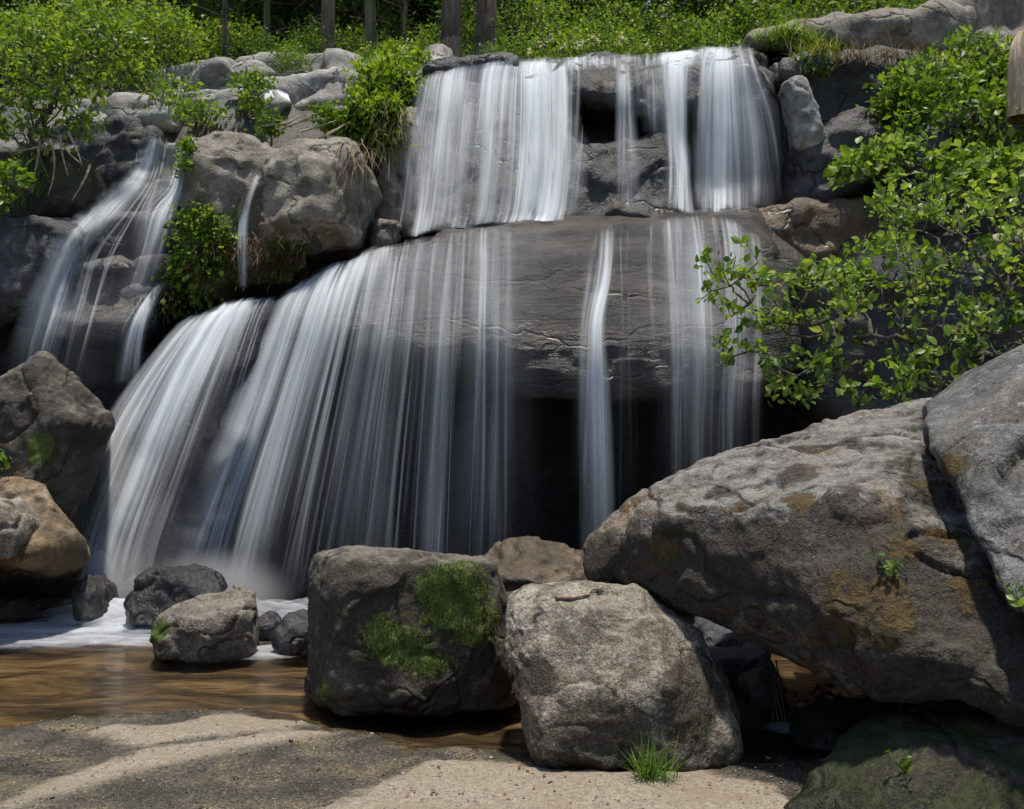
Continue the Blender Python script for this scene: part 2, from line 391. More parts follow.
    bpy.data.objects.remove(tmp); bpy.data.meshes.remove(me); bpy.data.meshes.remove(m2)
    o = mesh_obj(name, v, faces, mat, attrs={'moss': mo, 'wet': we, 'stain_shade': dk})
    tag(o, label, cat, group, kind)
    if kind:
        if 'category' in o: del o['category']
        if 'label' in o and not label: del o['label']
    off = len(ALL_V); ALL_V.extend(v.tolist()); ALL_F.extend([tuple(i + off for i in f) for f in faces])
    if cliff:
        off = len(CLIFF_V); CLIFF_V.extend(v.tolist()); CLIFF_F.extend([tuple(i + off for i in f) for f in faces])
    o_data = (v, nn, mo, faces); ROCKS[label] = o_data
    return o
def bvh(V, Fc): return BVHTree.FromPolygons(V, Fc)

# ------------------------------------------------------------------ terrain: one sheet, stream bed in front, cliff and hill behind
def axis(lo, f0, f1, hi, step, grow=1.18):
    a = list(np.arange(f0, f1, step)); s = step; x = f0; left = []
    while x > lo: s *= grow; x -= s; left.append(x)
    s = step; x = a[-1]; right = []
    while x < hi: s *= grow; x += s; right.append(x)
    return np.array(left[::-1] + a + right)
xs = axis(-70, -4.6, 3.0, 70, 0.028); ys = axis(-25, 4.0, 9.6, 95, 0.026, 1.10)
X, Yy = np.meshgrid(xs, ys); nx, ny = len(xs), len(ys)
x, y = X.ravel(), Yy.ravel()
gp = lambda l: [tuple(G(*p)[:2]) for p in l]
SAND = [gp([(92, 729), (110, 724), (160, 721), (230, 713), (300, 718), (322, 722), (250, 728), (180, 738), (140, 746), (125, 742)]),
        gp([(-30, 806), (0, 797), (40, 782), (90, 762), (140, 748), (200, 737), (270, 730), (334, 731), (300, 738), (220, 750), (170, 764), (110, 778), (50, 793), (10, 809), (-40, 825)]),
        gp([(310, 812), (355, 792), (400, 772), (430, 757), (480, 757), (540, 766), (620, 768), (700, 768), (780, 783), (800, 800), (860, 850), (820, 900), (250, 900), (280, 840)])]
GRAV = gp([(-400, 722), (0, 722), (60, 712), (150, 706), (240, 703), (330, 718), (420, 736), (520, 744), (560, 752), (760, 745), (850, 760), (1100, 900), (1100, 1200), (-500, 1200)])
p3 = np.stack([x, y, 0 * x], 1)
wob = 0.05 * fbm(p3 * 3.0, 4) + 0.02 * fbm(p3 * 12, 3)
sd = np.full(x.shape, -9.0)
for q in SAND: sd = np.maximum(sd, polydist(q, x, y))
sand = sstep(-0.05, 0.06, sd + wob * 1.3 + .03 * fbm(p3 * 22, 3))
grav = sstep(-0.26, 0.20, polydist(GRAV, x, y) + wob * 2.2)
z = -0.085 + 0.028 * fbm(p3 * 1.6, 4) * (1 - grav) + grav * (0.072 + .012 * fbm(p3 * 2.0, 3) + 0.008 * fbm(p3 * 9, 4))
z = z * (1 - sand) + sand * (-0.004 + 0.010 * fbm(p3 * 4, 4)) + 0.004 * grav * (1 - sand) * fbm(p3 * 30, 2)
# banks
bank = np.maximum(0, np.abs(x - (-0.4)) - 4.7 - 0.10 * (y - 8)) ; z = z + np.minimum(3.0, 0.7 * bank) * sstep(2.5, 6.0, y + 4)
t = sstep(10.9, 12.3, y + 0.25 * fbm(p3 * 0.7, 3))
zc = 5.35 * t + 0.40 * np.clip(y - 12.3, 0, 2.0) + 0.335 * np.clip(y - 14.3, 0, 14) + .16 * np.clip(y - 28.3, 0, 40)
zc = zc + t * 0.20 * fbm(p3 * 0.8 + 4, 4)
z = np.maximum(z, -0.1 + zc)
V = np.stack([x, y, z], 1)
idx = np.arange(nx * ny).reshape(ny, nx)
Fq = np.stack([idx[:-1, :-1], idx[:-1, 1:], idx[1:, 1:], idx[1:, :-1]], -1).reshape(-1, 4)

m, N, L, out = newmat('stream_bed')
tc = N('TexCoord'); v = tc.outputs['Object']
a_s = N('Attribute', attribute_name='sand').outputs['Fac']; a_g = N('Attribute', attribute_name='gravel').outputs['Fac']; a_h = N('Attribute', attribute_name='hill').outputs['Fac']
mp = N('Mapping'); mp.inputs['Scale'].default_value = (0.7, 1.5, 1); mp.inputs['Rotation'].default_value = (0, 0, 0.3); L(v, mp.inputs[0])
nA = noise(N, L, mp.outputs[0], 1.5, 7, .66, 1.6); nB = noise(N, L, v, 30, 4, .7); nC = noise(N, L, v, 110, 3, .7); nD = noise(N, L, v, 3, 5, .6, .5)
bed = ramp(N, L, nA, [(.38, (.018, .013, .008)), (.5, (.10, .07, .038)), (.66, (.31, .225, .125))]).outputs[0]
vor = N('TexVoronoi', i_Scale=48.0); L(v, vor.inputs['Vector'])
gcol = mixc(N, L, .75, ramp(N, L, nD, [(.36, (.034, .029, .020)), (.52, (.085, .071, .049)), (.66, (.17, .13, .075))]).outputs[0], ramp(N, L, nC, [(.38, .2), (.5, 1.), (.62, 2.6)]).outputs[0], 'MULTIPLY')
gcol = mixc(N, L, .5, gcol, mixc(N, L, 1., gcol, ramp(N, L, vor.outputs['Distance'], [(.1, 1.7), (.6, .25)]).outputs[0], 'MULTIPLY'))
scol = ramp(N, L, mth(N, L, 'MULTIPLY_ADD', nB, .35, mth(N, L, 'MULTIPLY', nC, .65)), [(.37, (.11, .088, .062)), (.5, (.25, .205, .15)), (.62, (.40, .345, .265))]).outputs[0]
scol = mixc(N, L, ramp(N, L, nD, [(.45, 0.), (.68, .55)]).outputs[0], scol, (.20, .15, .10))
hcol = ramp(N, L, nD, [(.35, (.025, .022, .018)), (.55, (.06, .05, .038)), (.7, (.10, .08, .055))]).outputs[0]
c = mixc(N, L, a_g, bed, gcol); c = mixc(N, L, a_s, c, scol); c = mixc(N, L, a_h, c, hcol)
b = N('BsdfPrincipled'); L(c, b.inputs['Base Color'])
L(mth(N, L, 'MULTIPLY_ADD', a_s, .4, .33), b.inputs['Roughness'])
h = mth(N, L, 'MULTIPLY_ADD', nC, .5, mth(N, L, 'MULTIPLY', nB, .8))
bp = N('Bump', i_Strength=.8, i_Distance=.02); L(h, bp.inputs['Height']); L(bp.outputs[0], b.inputs['Normal']); L(b.outputs[0], out.inputs[0])
g = mesh_obj('ground', V, Fq, m, attrs={'sand': sand, 'gravel': grav, 'hill': sstep(9.6, 10.3, y) + 0 * x}, origin=Vector((0, 0, 0)))
tag(g, kind='structure')
GV, GF = V, Fq

# water surface
m, N, L, out = newmat('pool_water')
tc = N('TexCoord'); mp = N('Mapping'); mp.inputs['Scale'].default_value = (0.8, 3.0, 1); mp.inputs['Rotation'].default_value = (0, 0, 0.15); L(tc.outputs['Object'], mp.inputs[0])
n1 = noise(N, L, mp.outputs[0], 2.0, 3, .5, .6); n2 = noise(N, L, mp.outputs[0], 7.0, 2, .5, .4)
bp = N('Bump', i_Strength=.5, i_Distance=.05); L(mth(N, L, 'MULTIPLY_ADD', n2, .3, n1), bp.inputs['Height'])
gl = N('BsdfGlossy'); gl.inputs['Roughness'].default_value = .12; L(bp.outputs[0], gl.inputs['Normal'])
tr = N('BsdfTransparent'); tr.inputs[0].default_value = (.88, .81, .68, 1)
fr = N('Fresnel', i_IOR=1.33); L(bp.outputs[0], fr.inputs['Normal'])
mx = N('MixShader'); L(mth(N, L, 'MULTIPLY', fr.outputs[0], .8), mx.inputs[0]); L(tr.outputs[0], mx.inputs[1]); L(gl.outputs[0], mx.inputs[2]); L(mx.outputs[0], out.inputs[0])
wx = np.linspace(-6.0, 5.5, 60); wy = np.linspace(-6, 11.2, 80); WX, WY = np.meshgrid(wx, wy)
wv = np.stack([WX.ravel(), WY.ravel(), 0 * WX.ravel() - 0.022], 1); wi = np.arange(60 * 80).reshape(80, 60)
wf = np.stack([wi[:-1, :-1], wi[:-1, 1:], wi[1:, 1:], wi[1:, :-1]], -1).reshape(-1, 4)
tag(mesh_obj('water', wv, wf, m, origin=Vector((0, 0, -0.022))), kind='structure')

# ------------------------------------------------------------------ cliff rocks
rock('rock_ledge', 'broad dark rock ledge that the upper waterfall pours over', [
    ring([(398, 242), (408, 150), (425, 78), (455, 64), (560, 59), (690, 50), (752, 44), (782, 75), (800, 130), (800, 225)], 12.3, 1.8, .95, 0),
    pts3([(425, 80, 12.2), (580, 64, 12.0), (425, 95, 11.9), (580, 80, 11.7), (402, 238, 11.3), (572, 225, 11.2), (404, 245, 12.4), (572, 245, 12.4), (480, 165, 11.45), (570, 150, 11.5), (420, 170, 11.6), (425, 80, 12.8), (580, 64, 12.8)]),
    pts3([(574, 68, 12.2), (674, 58, 12.2), (576, 76, 11.6), (672, 66, 11.5), (590, 96, 11.5), (640, 122, 11.5), (672, 112, 11.45), (584, 112, 12.4), (672, 108, 12.4)]),
    pts3([(568, 142, 11.9), (674, 128, 11.9), (572, 162, 11.5), (610, 140, 11.45), (674, 134, 11.4), (566, 228, 11.3), (684, 222, 11.2), (566, 240, 12.4), (684, 240, 12.4)]),
    pts3([(668, 56, 12.2), (750, 45, 12.2), (668, 66, 11.5), (745, 58, 11.5), (772, 85, 11.6), (668, 100, 11.45), (760, 118, 11.5), (720, 112, 11.45), (780, 120, 12.2), (680, 112, 12.3), (785, 80, 12.2)]),
], .045, M['wet'], amp=.07, smooth=4, cliff=True, wet=.15, crack=.03)
rock('dome_rock', 'huge rounded grey rock dome under the lower waterfall curtain', [
    pts3([(262, 302, 10.4), (340, 264, 10.6), (420, 240, 11.0), (500, 226, 11.3), (600, 222, 11.3), (700, 208, 11.3), (760, 214, 11.2), (810, 262, 10.8), (800, 330, 10.2),
          (295, 318, 10.0), (350, 330, 9.7), (430, 352, 9.5), (530, 402, 9.4), (650, 400, 9.4), (750, 388, 9.5), (800, 370, 10.0),
          (360, 280, 10.0), (440, 262, 10.0), (520, 262, 9.9), (640, 258, 9.9), (740, 262, 9.9), (480, 320, 9.45), (600, 330, 9.35), (720, 330, 9.4),
          (300, 350, 11.2), (450, 385, 11.2), (760, 385, 11.2), (820, 370, 11.3)]),
    pts3([(600, 222, 11.2), (760, 208, 11.2), (610, 232, 10.5), (740, 226, 10.4), (775, 250, 10.4), (600, 260, 10.4), (790, 280, 11.2)])
], .04, M['dome'], amp=.07, freq=.8, smooth=10, cliff=True, strata=.022, crack=.008, facet=.2, fsize=.8, fine=.005)
rock('cave_wall', 'wet rock wall painted black with shade in the hollow behind the lower curtain', [
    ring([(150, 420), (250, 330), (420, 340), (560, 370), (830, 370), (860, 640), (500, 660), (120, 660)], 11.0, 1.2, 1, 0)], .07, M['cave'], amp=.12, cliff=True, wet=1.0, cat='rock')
rock('shoulder_rock', 'dark sloping rock shoulder under the left lobe of the lower fall', [
    pts3([(278, 297, 10.5), (240, 300, 10.4), (205, 312, 10.3), (165, 352, 10.1), (116, 440, 9.9), (90, 520, 9.8), (76, 600, 9.7), (170, 640, 9.7), (200, 560, 9.8), (228, 450, 9.9), (255, 360, 10.0), (285, 315, 10.3),
          (278, 297, 11.2), (150, 350, 11.2), (90, 620, 11), (240, 620, 11)])], .045, M['wet'], amp=.06, smooth=7, cliff=True, wet=.9)
rock('bluff_boulder', 'tan grey granite bluff with a pothole between the two falls', [
    ring([(184, 142), (198, 130), (240, 127), (266, 142), (272, 190), (248, 235), (240, 292), (212, 300), (180, 270), (176, 212)], 10.7, 1.2, .9, .22, .55),
    ring([(258, 152), (300, 139), (345, 141), (363, 160), (367, 215), (350, 246), (300, 258), (262, 262), (252, 220), (262, 180)], 10.6, 1.2, .9, .35, .6),
    pts3([(190, 200, 11), (340, 200, 11), (190, 290, 11), (300, 290, 10.9), (240, 200, 10.55), (240, 285, 10.5)])], .033, M['tan'], amp=.06, freq=1.5, smooth=4, facet=.6, fsize=.5, cliff=True, moss=[(205, 245, 10.5, .45), (285, 265, 10.5, .35), (240, 295, 10.5, .4)], crack=.03)
rock('crevice_rock', 'small dark rock wedged in the crevice beside the upper fall', [
    ring([(366, 180), (395, 165), (402, 200), (400, 245), (372, 250)], 11.5, .6, .8, .1),
    ring([(372, 215), (398, 218), (398, 248), (374, 250)], 11.1, .5, .8, .1)], .03, M['tan'], amp=.04, cliff=True, wet=.3)
rock('step_rock', 'dark stepped rock beneath the left cascade', [
    ring([(80, 140), (110, 128), (158, 132), (168, 150), (160, 180), (120, 195), (78, 195)], 11.9, 1.0, .95, .1, .8),
    ring([(120, 185), (178, 180), (182, 212), (130, 215)], 11.5, .9, .95, .1, .8),
    ring([(88, 215), (178, 212), (180, 262), (100, 268)], 11.1, 1.0, .95, .08, .85),
    ring([(68, 262), (178, 258), (176, 300), (66, 310)], 10.8, 1.0, .95, .08, .85),
    ring([(62, 300), (160, 300), (150, 335), (110, 340), (60, 330)], 10.6, .9, .95, .08, .85)], .04, M['bluewet'], amp=.06, cliff=True, strata=.04, smooth=2, facet=.75, fsize=.4)
rock('step_wall', 'black hollow rock wall behind the foot of the left cascade', [
    ring([(-80, 330), (190, 300), (200, 460), (-80, 500)], 11.1, 1, 1, 0)], .07, M['wet'], amp=.1, cliff=True, wet=.7)
rock('bank_rock', 'blue grey rock at the left edge beside the cascade', [
    ring([(-60, 222), (0, 212), (40, 210), (78, 225), (86, 262), (62, 300), (34, 325), (0, 312), (-60, 330)], 10.7, 1.0, .95, .2, .75)], .035, M['bluewet'], amp=.07, cliff=True, crack=.04, smooth=2, facet=.75, fsize=.5)
rock('root_bank', 'dark earthy bank under the roots of the left shrub', [
    ring([(-80, 150), (40, 150), (85, 165), (90, 215), (30, 225), (-80, 230)], 11.2, 1.2, 1, .1, .8)], .05, M['shade'], amp=.1, cliff=True, mossn=(.9, .1))
# upper flat slabs left of the lip
rock('bedrock', None, [ring([(70, 118), (170, 92), (260, 80), (440, 66), (445, 130), (360, 140), (260, 132), (180, 140), (80, 150)], 12.7, 1.0, 1, 0, 1),
    ring([(150, 74), (440, 58), (440, 84), (150, 98)], 13.4, 1.2, 1, 0), ring([(-80, 150), (90, 118), (190, 150), (190, 330), (60, 340), (-80, 330)], 11.9, 1.0, 1, 0)], .05, M['pale'], amp=.07, smooth=2, facet=.7, fsize=.8, cliff=True, strata=.03, wet=.1, kind='structure')
for k, (o_, Y_, lab, mk) in enumerate([
    ([(82, 102), (130, 94), (150, 100), (164, 112), (166, 132), (84, 140)], 12.1, 'pale flat topped slab above the left cascade steps', 'pale'),
    ([(160, 76), (200, 62), (248, 66), (268, 80), (200, 96), (165, 92)], 13.6, 'grey slab under the hillside shrubs left of the tree trunks', 'pale'),
    ([(246, 60), (280, 52), (330, 56), (350, 70), (300, 78), (255, 72)], 14.0, 'low dome shaped grey slab on the skyline below the tree trunks', 'pale'),
    ([(258, 80), (340, 72), (352, 98), (330, 112), (276, 104)], 12.7, 'smooth pale slab sloping toward the grass clump', 'pale'),
    ([(205, 96), (262, 86), (280, 104), (250, 122), (210, 120)], 12.4, 'grey slab between two bright green cushions of plants', 'pale'),
    ([(424, 66), (450, 58), (510, 55), (524, 60), (508, 70), (430, 76)], 12.2, 'flat dark slab at the left end of the upper lip', 'wet'),
    ([(330, 108), (400, 100), (420, 130), (405, 180), (366, 170), (340, 140)], 11.7, 'rock hidden under the hanging grass clump', 'tan')]):
    cx_ = sum(q[0] for q in o_) / len(o_); o_ = [(cx_ + (q[0] - cx_) * (1.3 if k < 5 else 1), q[1]) for q in o_]
    rock('flat_rock', lab, [ring(o_, Y_, 1.2, 1.0, .05, .93)], .035, M[mk], amp=.03, seed=k + 1, cliff=True, wet=.1, smooth=2, facet=.3, fsize=.5, strata=.02)
# right side above
rock('side_wall', 'dark wet rock wall right of the upper waterfall', [
    ring([(770, 62), (830, 52), (900, 58), (960, 70), (960, 200), (880, 215), (790, 215), (778, 120)], 12.0, 1.2, .95, .1, .85),
    ring([(800, 150), (850, 110), (900, 120), (910, 190), (800, 215)], 11.4, 1, .9, .15, .7),
    ring([(780, 60), (812, 55), (800, 78), (782, 85)], 11.6, .8, .9, .1, .7)], .045, M['wet'], amp=.09, cliff=True, crack=.05, strata=.03)
rock('pillar_stone', 'upright grey stone leaning on the dark wall right of the upper fall', [
    ring([(784, 78), (802, 74), (814, 92), (826, 140), (818, 150), (800, 148), (796, 130)], 11.3, .35, .9, .1, .6)], .02, M['pale'], amp=.03, cliff=True)
rock('top_slab', 'long grey slab on the skyline at the upper right', [
    ring([(742, 36), (800, 24), (880, 14), (950, 2), (975, 8), (975, 50), (880, 54), (800, 48), (756, 46)], 12.4, 1.6, .95, .1, .85)], .045, M['tan'], amp=.07, cliff=True, strata=.02)
rock('corner_slab', 'grey rock at the top right corner behind the bushes', [
    ring([(950, -5), (1000, -20), (1090, -20), (1090, 70), (960, 60)], 12.8, 1.6, .95, .1, .85)], .06, M['tan'], amp=.08, cliff=True)
rock('wet_shelf', 'brown wet shelf of rock right of the dome', [
    ring([(742, 218), (790, 206), (900, 200), (1040, 205), (1050, 280), (900, 290), (800, 270), (768, 250)], 11.2, 1.2, .95, .05, .92)], .04, M['brownwet'], amp=.05, cliff=True, strata=.02)
rock('slope_rock', 'dark rocky slope behind the leafy alder branches', [
    ring([(800, 262), (900, 250), (1120, 210), (1120, 480), (860, 470), (800, 400)], 10.2, 1.4, .95, .2, .8),
    ring([(890, 120), (1000, 90), (1120, 80), (1120, 260), (900, 250)], 11.2, 1.5, .95, .2, .8)], .06, M['wet'], amp=.1, cliff=True, strata=.03)

# ------------------------------------------------------------------ boulders in front
rock('pointed_boulder', 'pointed grey boulder leaning at the left edge beside the fall', [
    pts3([(-30, 392, 9.2), (-30, 500, 9.1), (46, 350, 9.3), (36, 362, 9.1), (102, 402, 9.3), (112, 428, 9.2), (92, 490, 9.2), (60, 520, 9.1), (20, 500, 8.9), (0, 400, 9.0), (70, 420, 8.85),
          (46, 350, 9.9), (112, 425, 10.0), (60, 520, 10.1), (-30, 400, 10.1), (-30, 500, 10.1)])], .022, M['mossy'], amp=.025, freq=1.8, smooth=2, facet=.4, fsize=.3, fine=.010, crack=.03, moss=[(40, 450, 8.9, .16)])
rock('brown_boulder', 'sunlit orange brown boulder with a black hollow under it', [
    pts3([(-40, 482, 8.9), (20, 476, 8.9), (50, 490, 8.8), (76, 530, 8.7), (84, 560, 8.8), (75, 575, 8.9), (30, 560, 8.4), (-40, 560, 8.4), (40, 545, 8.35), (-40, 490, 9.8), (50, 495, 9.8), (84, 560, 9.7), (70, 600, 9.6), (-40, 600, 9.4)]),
    pts3([(-60, 555, 9.7), (60, 560, 9.6), (82, 590, 9.6), (80, 627, 9.5), (-60, 630, 9.4), (80, 627, 10), (-60, 632, 10), (60, 565, 10)])], .022, M['brownrock'], amp=.03, freq=1.8, smooth=3, facet=.4, fsize=.3, fine=.009, wet=lambda v, n: sstep(.60, .35, v[:, 2]) * 1.0, dark=[(20, 600, 9.1, .5), (75, 600, 9.1, .35)])  # wet and dark masks paint the hollow's shade onto the lower part
rock('edge_boulder', 'rounded grey brown boulder cut by the left edge of the picture', [
    ring([(-60, 495), (0, 498), (18, 515), (22, 540), (8, 560), (-60, 575)], 8.2, .5, .9, .15, .6)], .02, M['granite'], amp=.03)
rock('rounded_stone', 'wet round stone under the spray right of the brown boulder', [
    ring([(72, 585), (88, 575), (100, 588), (102, 620), (92, 628), (70, 625)], 8.95, .4, .85, .1, .6)], .018, M['wet'], amp=.02)
rock('splash_rock', 'dark wet rock with water veiling its back at the foot of the fall', [
    pts3([(124, 602, 8.7), (135, 580, 8.7), (160, 568, 8.7), (205, 566, 8.8), (222, 575, 8.8), (215, 600, 8.6), (130, 628, 8.6), (230, 628, 8.6), (130, 628, 9.3), (230, 628, 9.3), (205, 570, 9.2), (150, 575, 9.2)])], .018, M['wet'], amp=.03, wet=.4)
rock('stream_rock', 'grey green boulder in the pool at the foot of the fall', [
    pts3([(150, 640, 7.75), (156, 618, 7.8), (172, 606, 7.8), (205, 592, 7.85), (236, 588, 7.9), (255, 592, 7.95), (258, 610, 7.9), (256, 648, 7.75), (246, 660, 7.65), (200, 662, 7.55), (158, 660, 7.6), (190, 620, 7.55), (240, 612, 7.6),
          (165, 612, 8.3), (250, 594, 8.35), (256, 650, 8.3), (155, 650, 8.3)])], .014, M['granite'], amp=.018, freq=2.5, smooth=2, facet=.4, fsize=.2, fine=.008, wet=lambda v, n: .35 + .6 * sstep(.12, .0, v[:, 2]), moss=[(160, 635, 7.7, .13)], seed=4)
rock('small_rock', 'small dark rock in foam left of the mossy boulder', [
    ring([(274, 630), (290, 616), (312, 614), (318, 640), (312, 662), (290, 660), (276, 645)], 7.8, .4, .85, .08, .6),
    ring([(256, 620), (268, 615), (276, 624), (270, 640), (256, 636)], 8.1, .3, .85, .05, .6)], .016, M['bluewet'], amp=.03, wet=.3)
rock('moss_boulder', 'blocky dark boulder with bright green moss on its face', [
    pts3([(308, 580, 6.5), (318, 556, 6.5), (345, 547, 6.5), (400, 548, 6.45), (480, 554, 6.4), (496, 566, 6.4), (510, 600, 6.4), (518, 660, 6.3),
          (308, 690, 6.4), (316, 706, 6.25), (336, 716, 6.1), (430, 716, 5.95), (500, 712, 6.1), (522, 700, 6.3), (334, 585, 6.05), (332, 690, 6.02), (346, 562, 6.1), (470, 566, 6.0), (490, 640, 5.95), (420, 700, 5.9),
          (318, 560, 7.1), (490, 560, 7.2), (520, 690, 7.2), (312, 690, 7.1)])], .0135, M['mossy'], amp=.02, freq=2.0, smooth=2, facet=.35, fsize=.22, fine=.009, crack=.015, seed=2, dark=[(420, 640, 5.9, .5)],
    moss=[(455, 600, 5.97, .24, .9), (480, 625, 5.97, .16), (395, 640, 5.95, .24, 1.4), (430, 662, 5.93, .16, 1.8), (322, 692, 6.1, .08), (440, 582, 6.0, .16)])
rock('ridge_rock', 'low banded brown rock behind the mossy boulder', [
    pts3([(478, 560, 7.4), (520, 545, 7.5), (560, 548, 7.5), (592, 572, 7.4), (590, 640, 7.2), (480, 640, 7.2), (530, 565, 7.0), (480, 600, 6.9), (560, 590, 7.0), (520, 545, 8.2), (592, 570, 8.2), (480, 640, 8.2), (600, 640, 8.2)])], .02, M['brownrock'], amp=.05, freq=2, strata=.04, wet=.75)
rock('granite_boulder', 'speckled grey granite boulder with a squared top in front of the slab', [
    pts3([(506, 604, 5.5), (514, 590, 5.55), (560, 584, 5.6), (640, 584, 5.65), (664, 600, 5.65), (505, 640, 5.4), (520, 700, 5.3), (532, 755, 5.2), (545, 768, 5.12), (600, 770, 5.03), (700, 770, 5.05), (738, 764, 5.2), (740, 740, 5.3), (728, 690, 5.35), (700, 630, 5.5), (680, 612, 5.6),
          (520, 612, 5.38), (590, 614, 5.34), (650, 610, 5.4), (580, 700, 5.06), (670, 690, 5.06), (545, 750, 5.02),
          (514, 596, 6.05), (660, 596, 6.2), (735, 700, 6.1), (740, 765, 6.0), (540, 765, 5.9)])], .0125, M['granite'], amp=.022, freq=2.2, smooth=2, facet=.35, fsize=.2, fine=.010, crack=.008, seed=5, dark=[(600, 745, 5.0, .34, 1.5), (700, 700, 5.1, .26), (530, 680, 5.2, .14)])  # dark: staining, with shade painted in on the lower and right sides
rock('overhang_slab', 'massive lichen covered slab overhanging the granite boulder at the right', [
    pts3([(580, 548, 6.1), (590, 532, 6.15), (655, 482, 6.3), (700, 462, 6.35), (780, 436, 6.4), (925, 400, 6.3), (1000, 430, 6.2), (588, 568, 6.0), (620, 584, 5.8), (680, 606, 5.65),
          (600, 540, 5.9), (660, 520, 5.55), (760, 508, 5.2), (870, 500, 4.95), (960, 545, 4.9), (1000, 540, 5.3),
          (700, 600, 5.35), (800, 612, 4.9), (900, 640, 4.5), (1000, 650, 4.45), (1150, 665, 4.4),
          (760, 640, 5.5), (860, 688, 4.9), (940, 700, 4.5), (1030, 714, 4.25), (1150, 725, 4.2), (1150, 600, 5.0),
          (640, 520, 7.0), (760, 470, 7.4), (950, 420, 7.4), (1150, 700, 6.8), (860, 680, 6.6), (690, 600, 6.9), (1150, 430, 7.2)])],
    .0175, M['slab'], amp=.04, freq=1.3, smooth=3, facet=.45, fsize=.35, fine=.011, crack=.03, seed=9, dark=[(600, 566, 5.9, .22), (680, 580, 5.5, .4, 1.3), (780, 580, 5.0, .45, 1.3), (860, 560, 4.8, .4, 1.2), (900, 640, 4.5, .5), (1020, 690, 4.3, .6), (930, 460, 5.2, .2, .6), (800, 470, 5.6, .12), (720, 490, 5.7, .1)],  # dark: brown lichen stain, with shade painted in on front and underside
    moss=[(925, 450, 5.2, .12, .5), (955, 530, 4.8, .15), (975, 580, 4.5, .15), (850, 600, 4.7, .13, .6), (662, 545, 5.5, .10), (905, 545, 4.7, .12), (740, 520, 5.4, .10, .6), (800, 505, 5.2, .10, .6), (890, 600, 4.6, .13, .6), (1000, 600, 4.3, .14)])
rock('upright_slab', 'smooth grey upright slab leaning on the overhanging slab at the right edge', [
    pts3([(922, 404, 6.0), (960, 376, 5.9), (1024, 342, 5.8), (1150, 290, 5.7), (924, 424, 5.4), (946, 470, 4.95), (978, 540, 4.6), (1012, 610, 4.25), (1150, 660, 3.8), (1150, 340, 5.0), (1030, 400, 5.05), (1024, 350, 6.9), (1150, 300, 6.9), (930, 420, 6.8), (1150, 640, 6.5), (985, 520, 6.0)])],
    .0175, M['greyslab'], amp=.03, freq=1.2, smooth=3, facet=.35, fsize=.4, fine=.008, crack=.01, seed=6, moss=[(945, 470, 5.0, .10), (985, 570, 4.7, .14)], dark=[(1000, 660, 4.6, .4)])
rock('shade_rock', 'low mossy rock in deep shade at the bottom right corner', [
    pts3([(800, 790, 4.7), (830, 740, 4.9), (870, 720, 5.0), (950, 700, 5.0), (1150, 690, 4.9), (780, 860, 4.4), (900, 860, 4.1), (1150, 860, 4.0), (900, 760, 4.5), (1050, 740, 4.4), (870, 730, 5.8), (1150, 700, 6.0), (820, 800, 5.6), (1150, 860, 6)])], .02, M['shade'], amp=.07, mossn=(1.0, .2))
rock('mossy_ledge', 'mossy rock with a leaf strewn top under the slab', [
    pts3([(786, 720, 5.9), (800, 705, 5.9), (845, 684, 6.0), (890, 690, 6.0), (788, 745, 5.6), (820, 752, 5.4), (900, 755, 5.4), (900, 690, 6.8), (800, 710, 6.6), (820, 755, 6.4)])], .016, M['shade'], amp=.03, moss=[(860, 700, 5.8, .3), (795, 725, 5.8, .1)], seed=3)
for k, (o_, Y_, lab, mk) in enumerate([
    ([(705, 632), (740, 628), (770, 640), (768, 665), (712, 662)], 7.4, 'pale wet rock seen through the gap under the slab', 'bluewet'),
    ([(690, 655), (770, 655), (790, 700), (780, 735), (690, 735)], 7.0, 'black rock deep in the gap behind the granite boulder', 'wet'),
    ([(755, 690), (778, 682), (786, 720), (760, 735)], 6.4, 'narrow brown stone standing beside the trickle under the slab', 'brownwet'),
    ([(810, 650), (900, 640), (960, 690), (860, 700)], 6.9, 'dark rock wedged beneath the overhanging slab', 'wet')]):
    rock('gap_rock', lab, [ring(o_, Y_, .7, .9, .1, .7)], .02, M[mk], amp=.03, seed=k + 11)

T_CLIFF = bvh(CLIFF_V, CLIFF_F)
off = len(ALL_V); ALLg_V = ALL_V + GV.tolist(); ALLg_F = ALL_F + [tuple(int(i) + off for i in f) for f in GF]
T_ALL = bvh(ALLg_V, ALLg_F)
CAMV = Vector((0, 0, CAMZ))
def hit(px, py, tree=None):
    d = ray(px, py).normalized(); r = (tree or T_ALL).ray_cast(CAMV, d)
    return (r[0], r[1]) if r[0] is not None else (None, None)

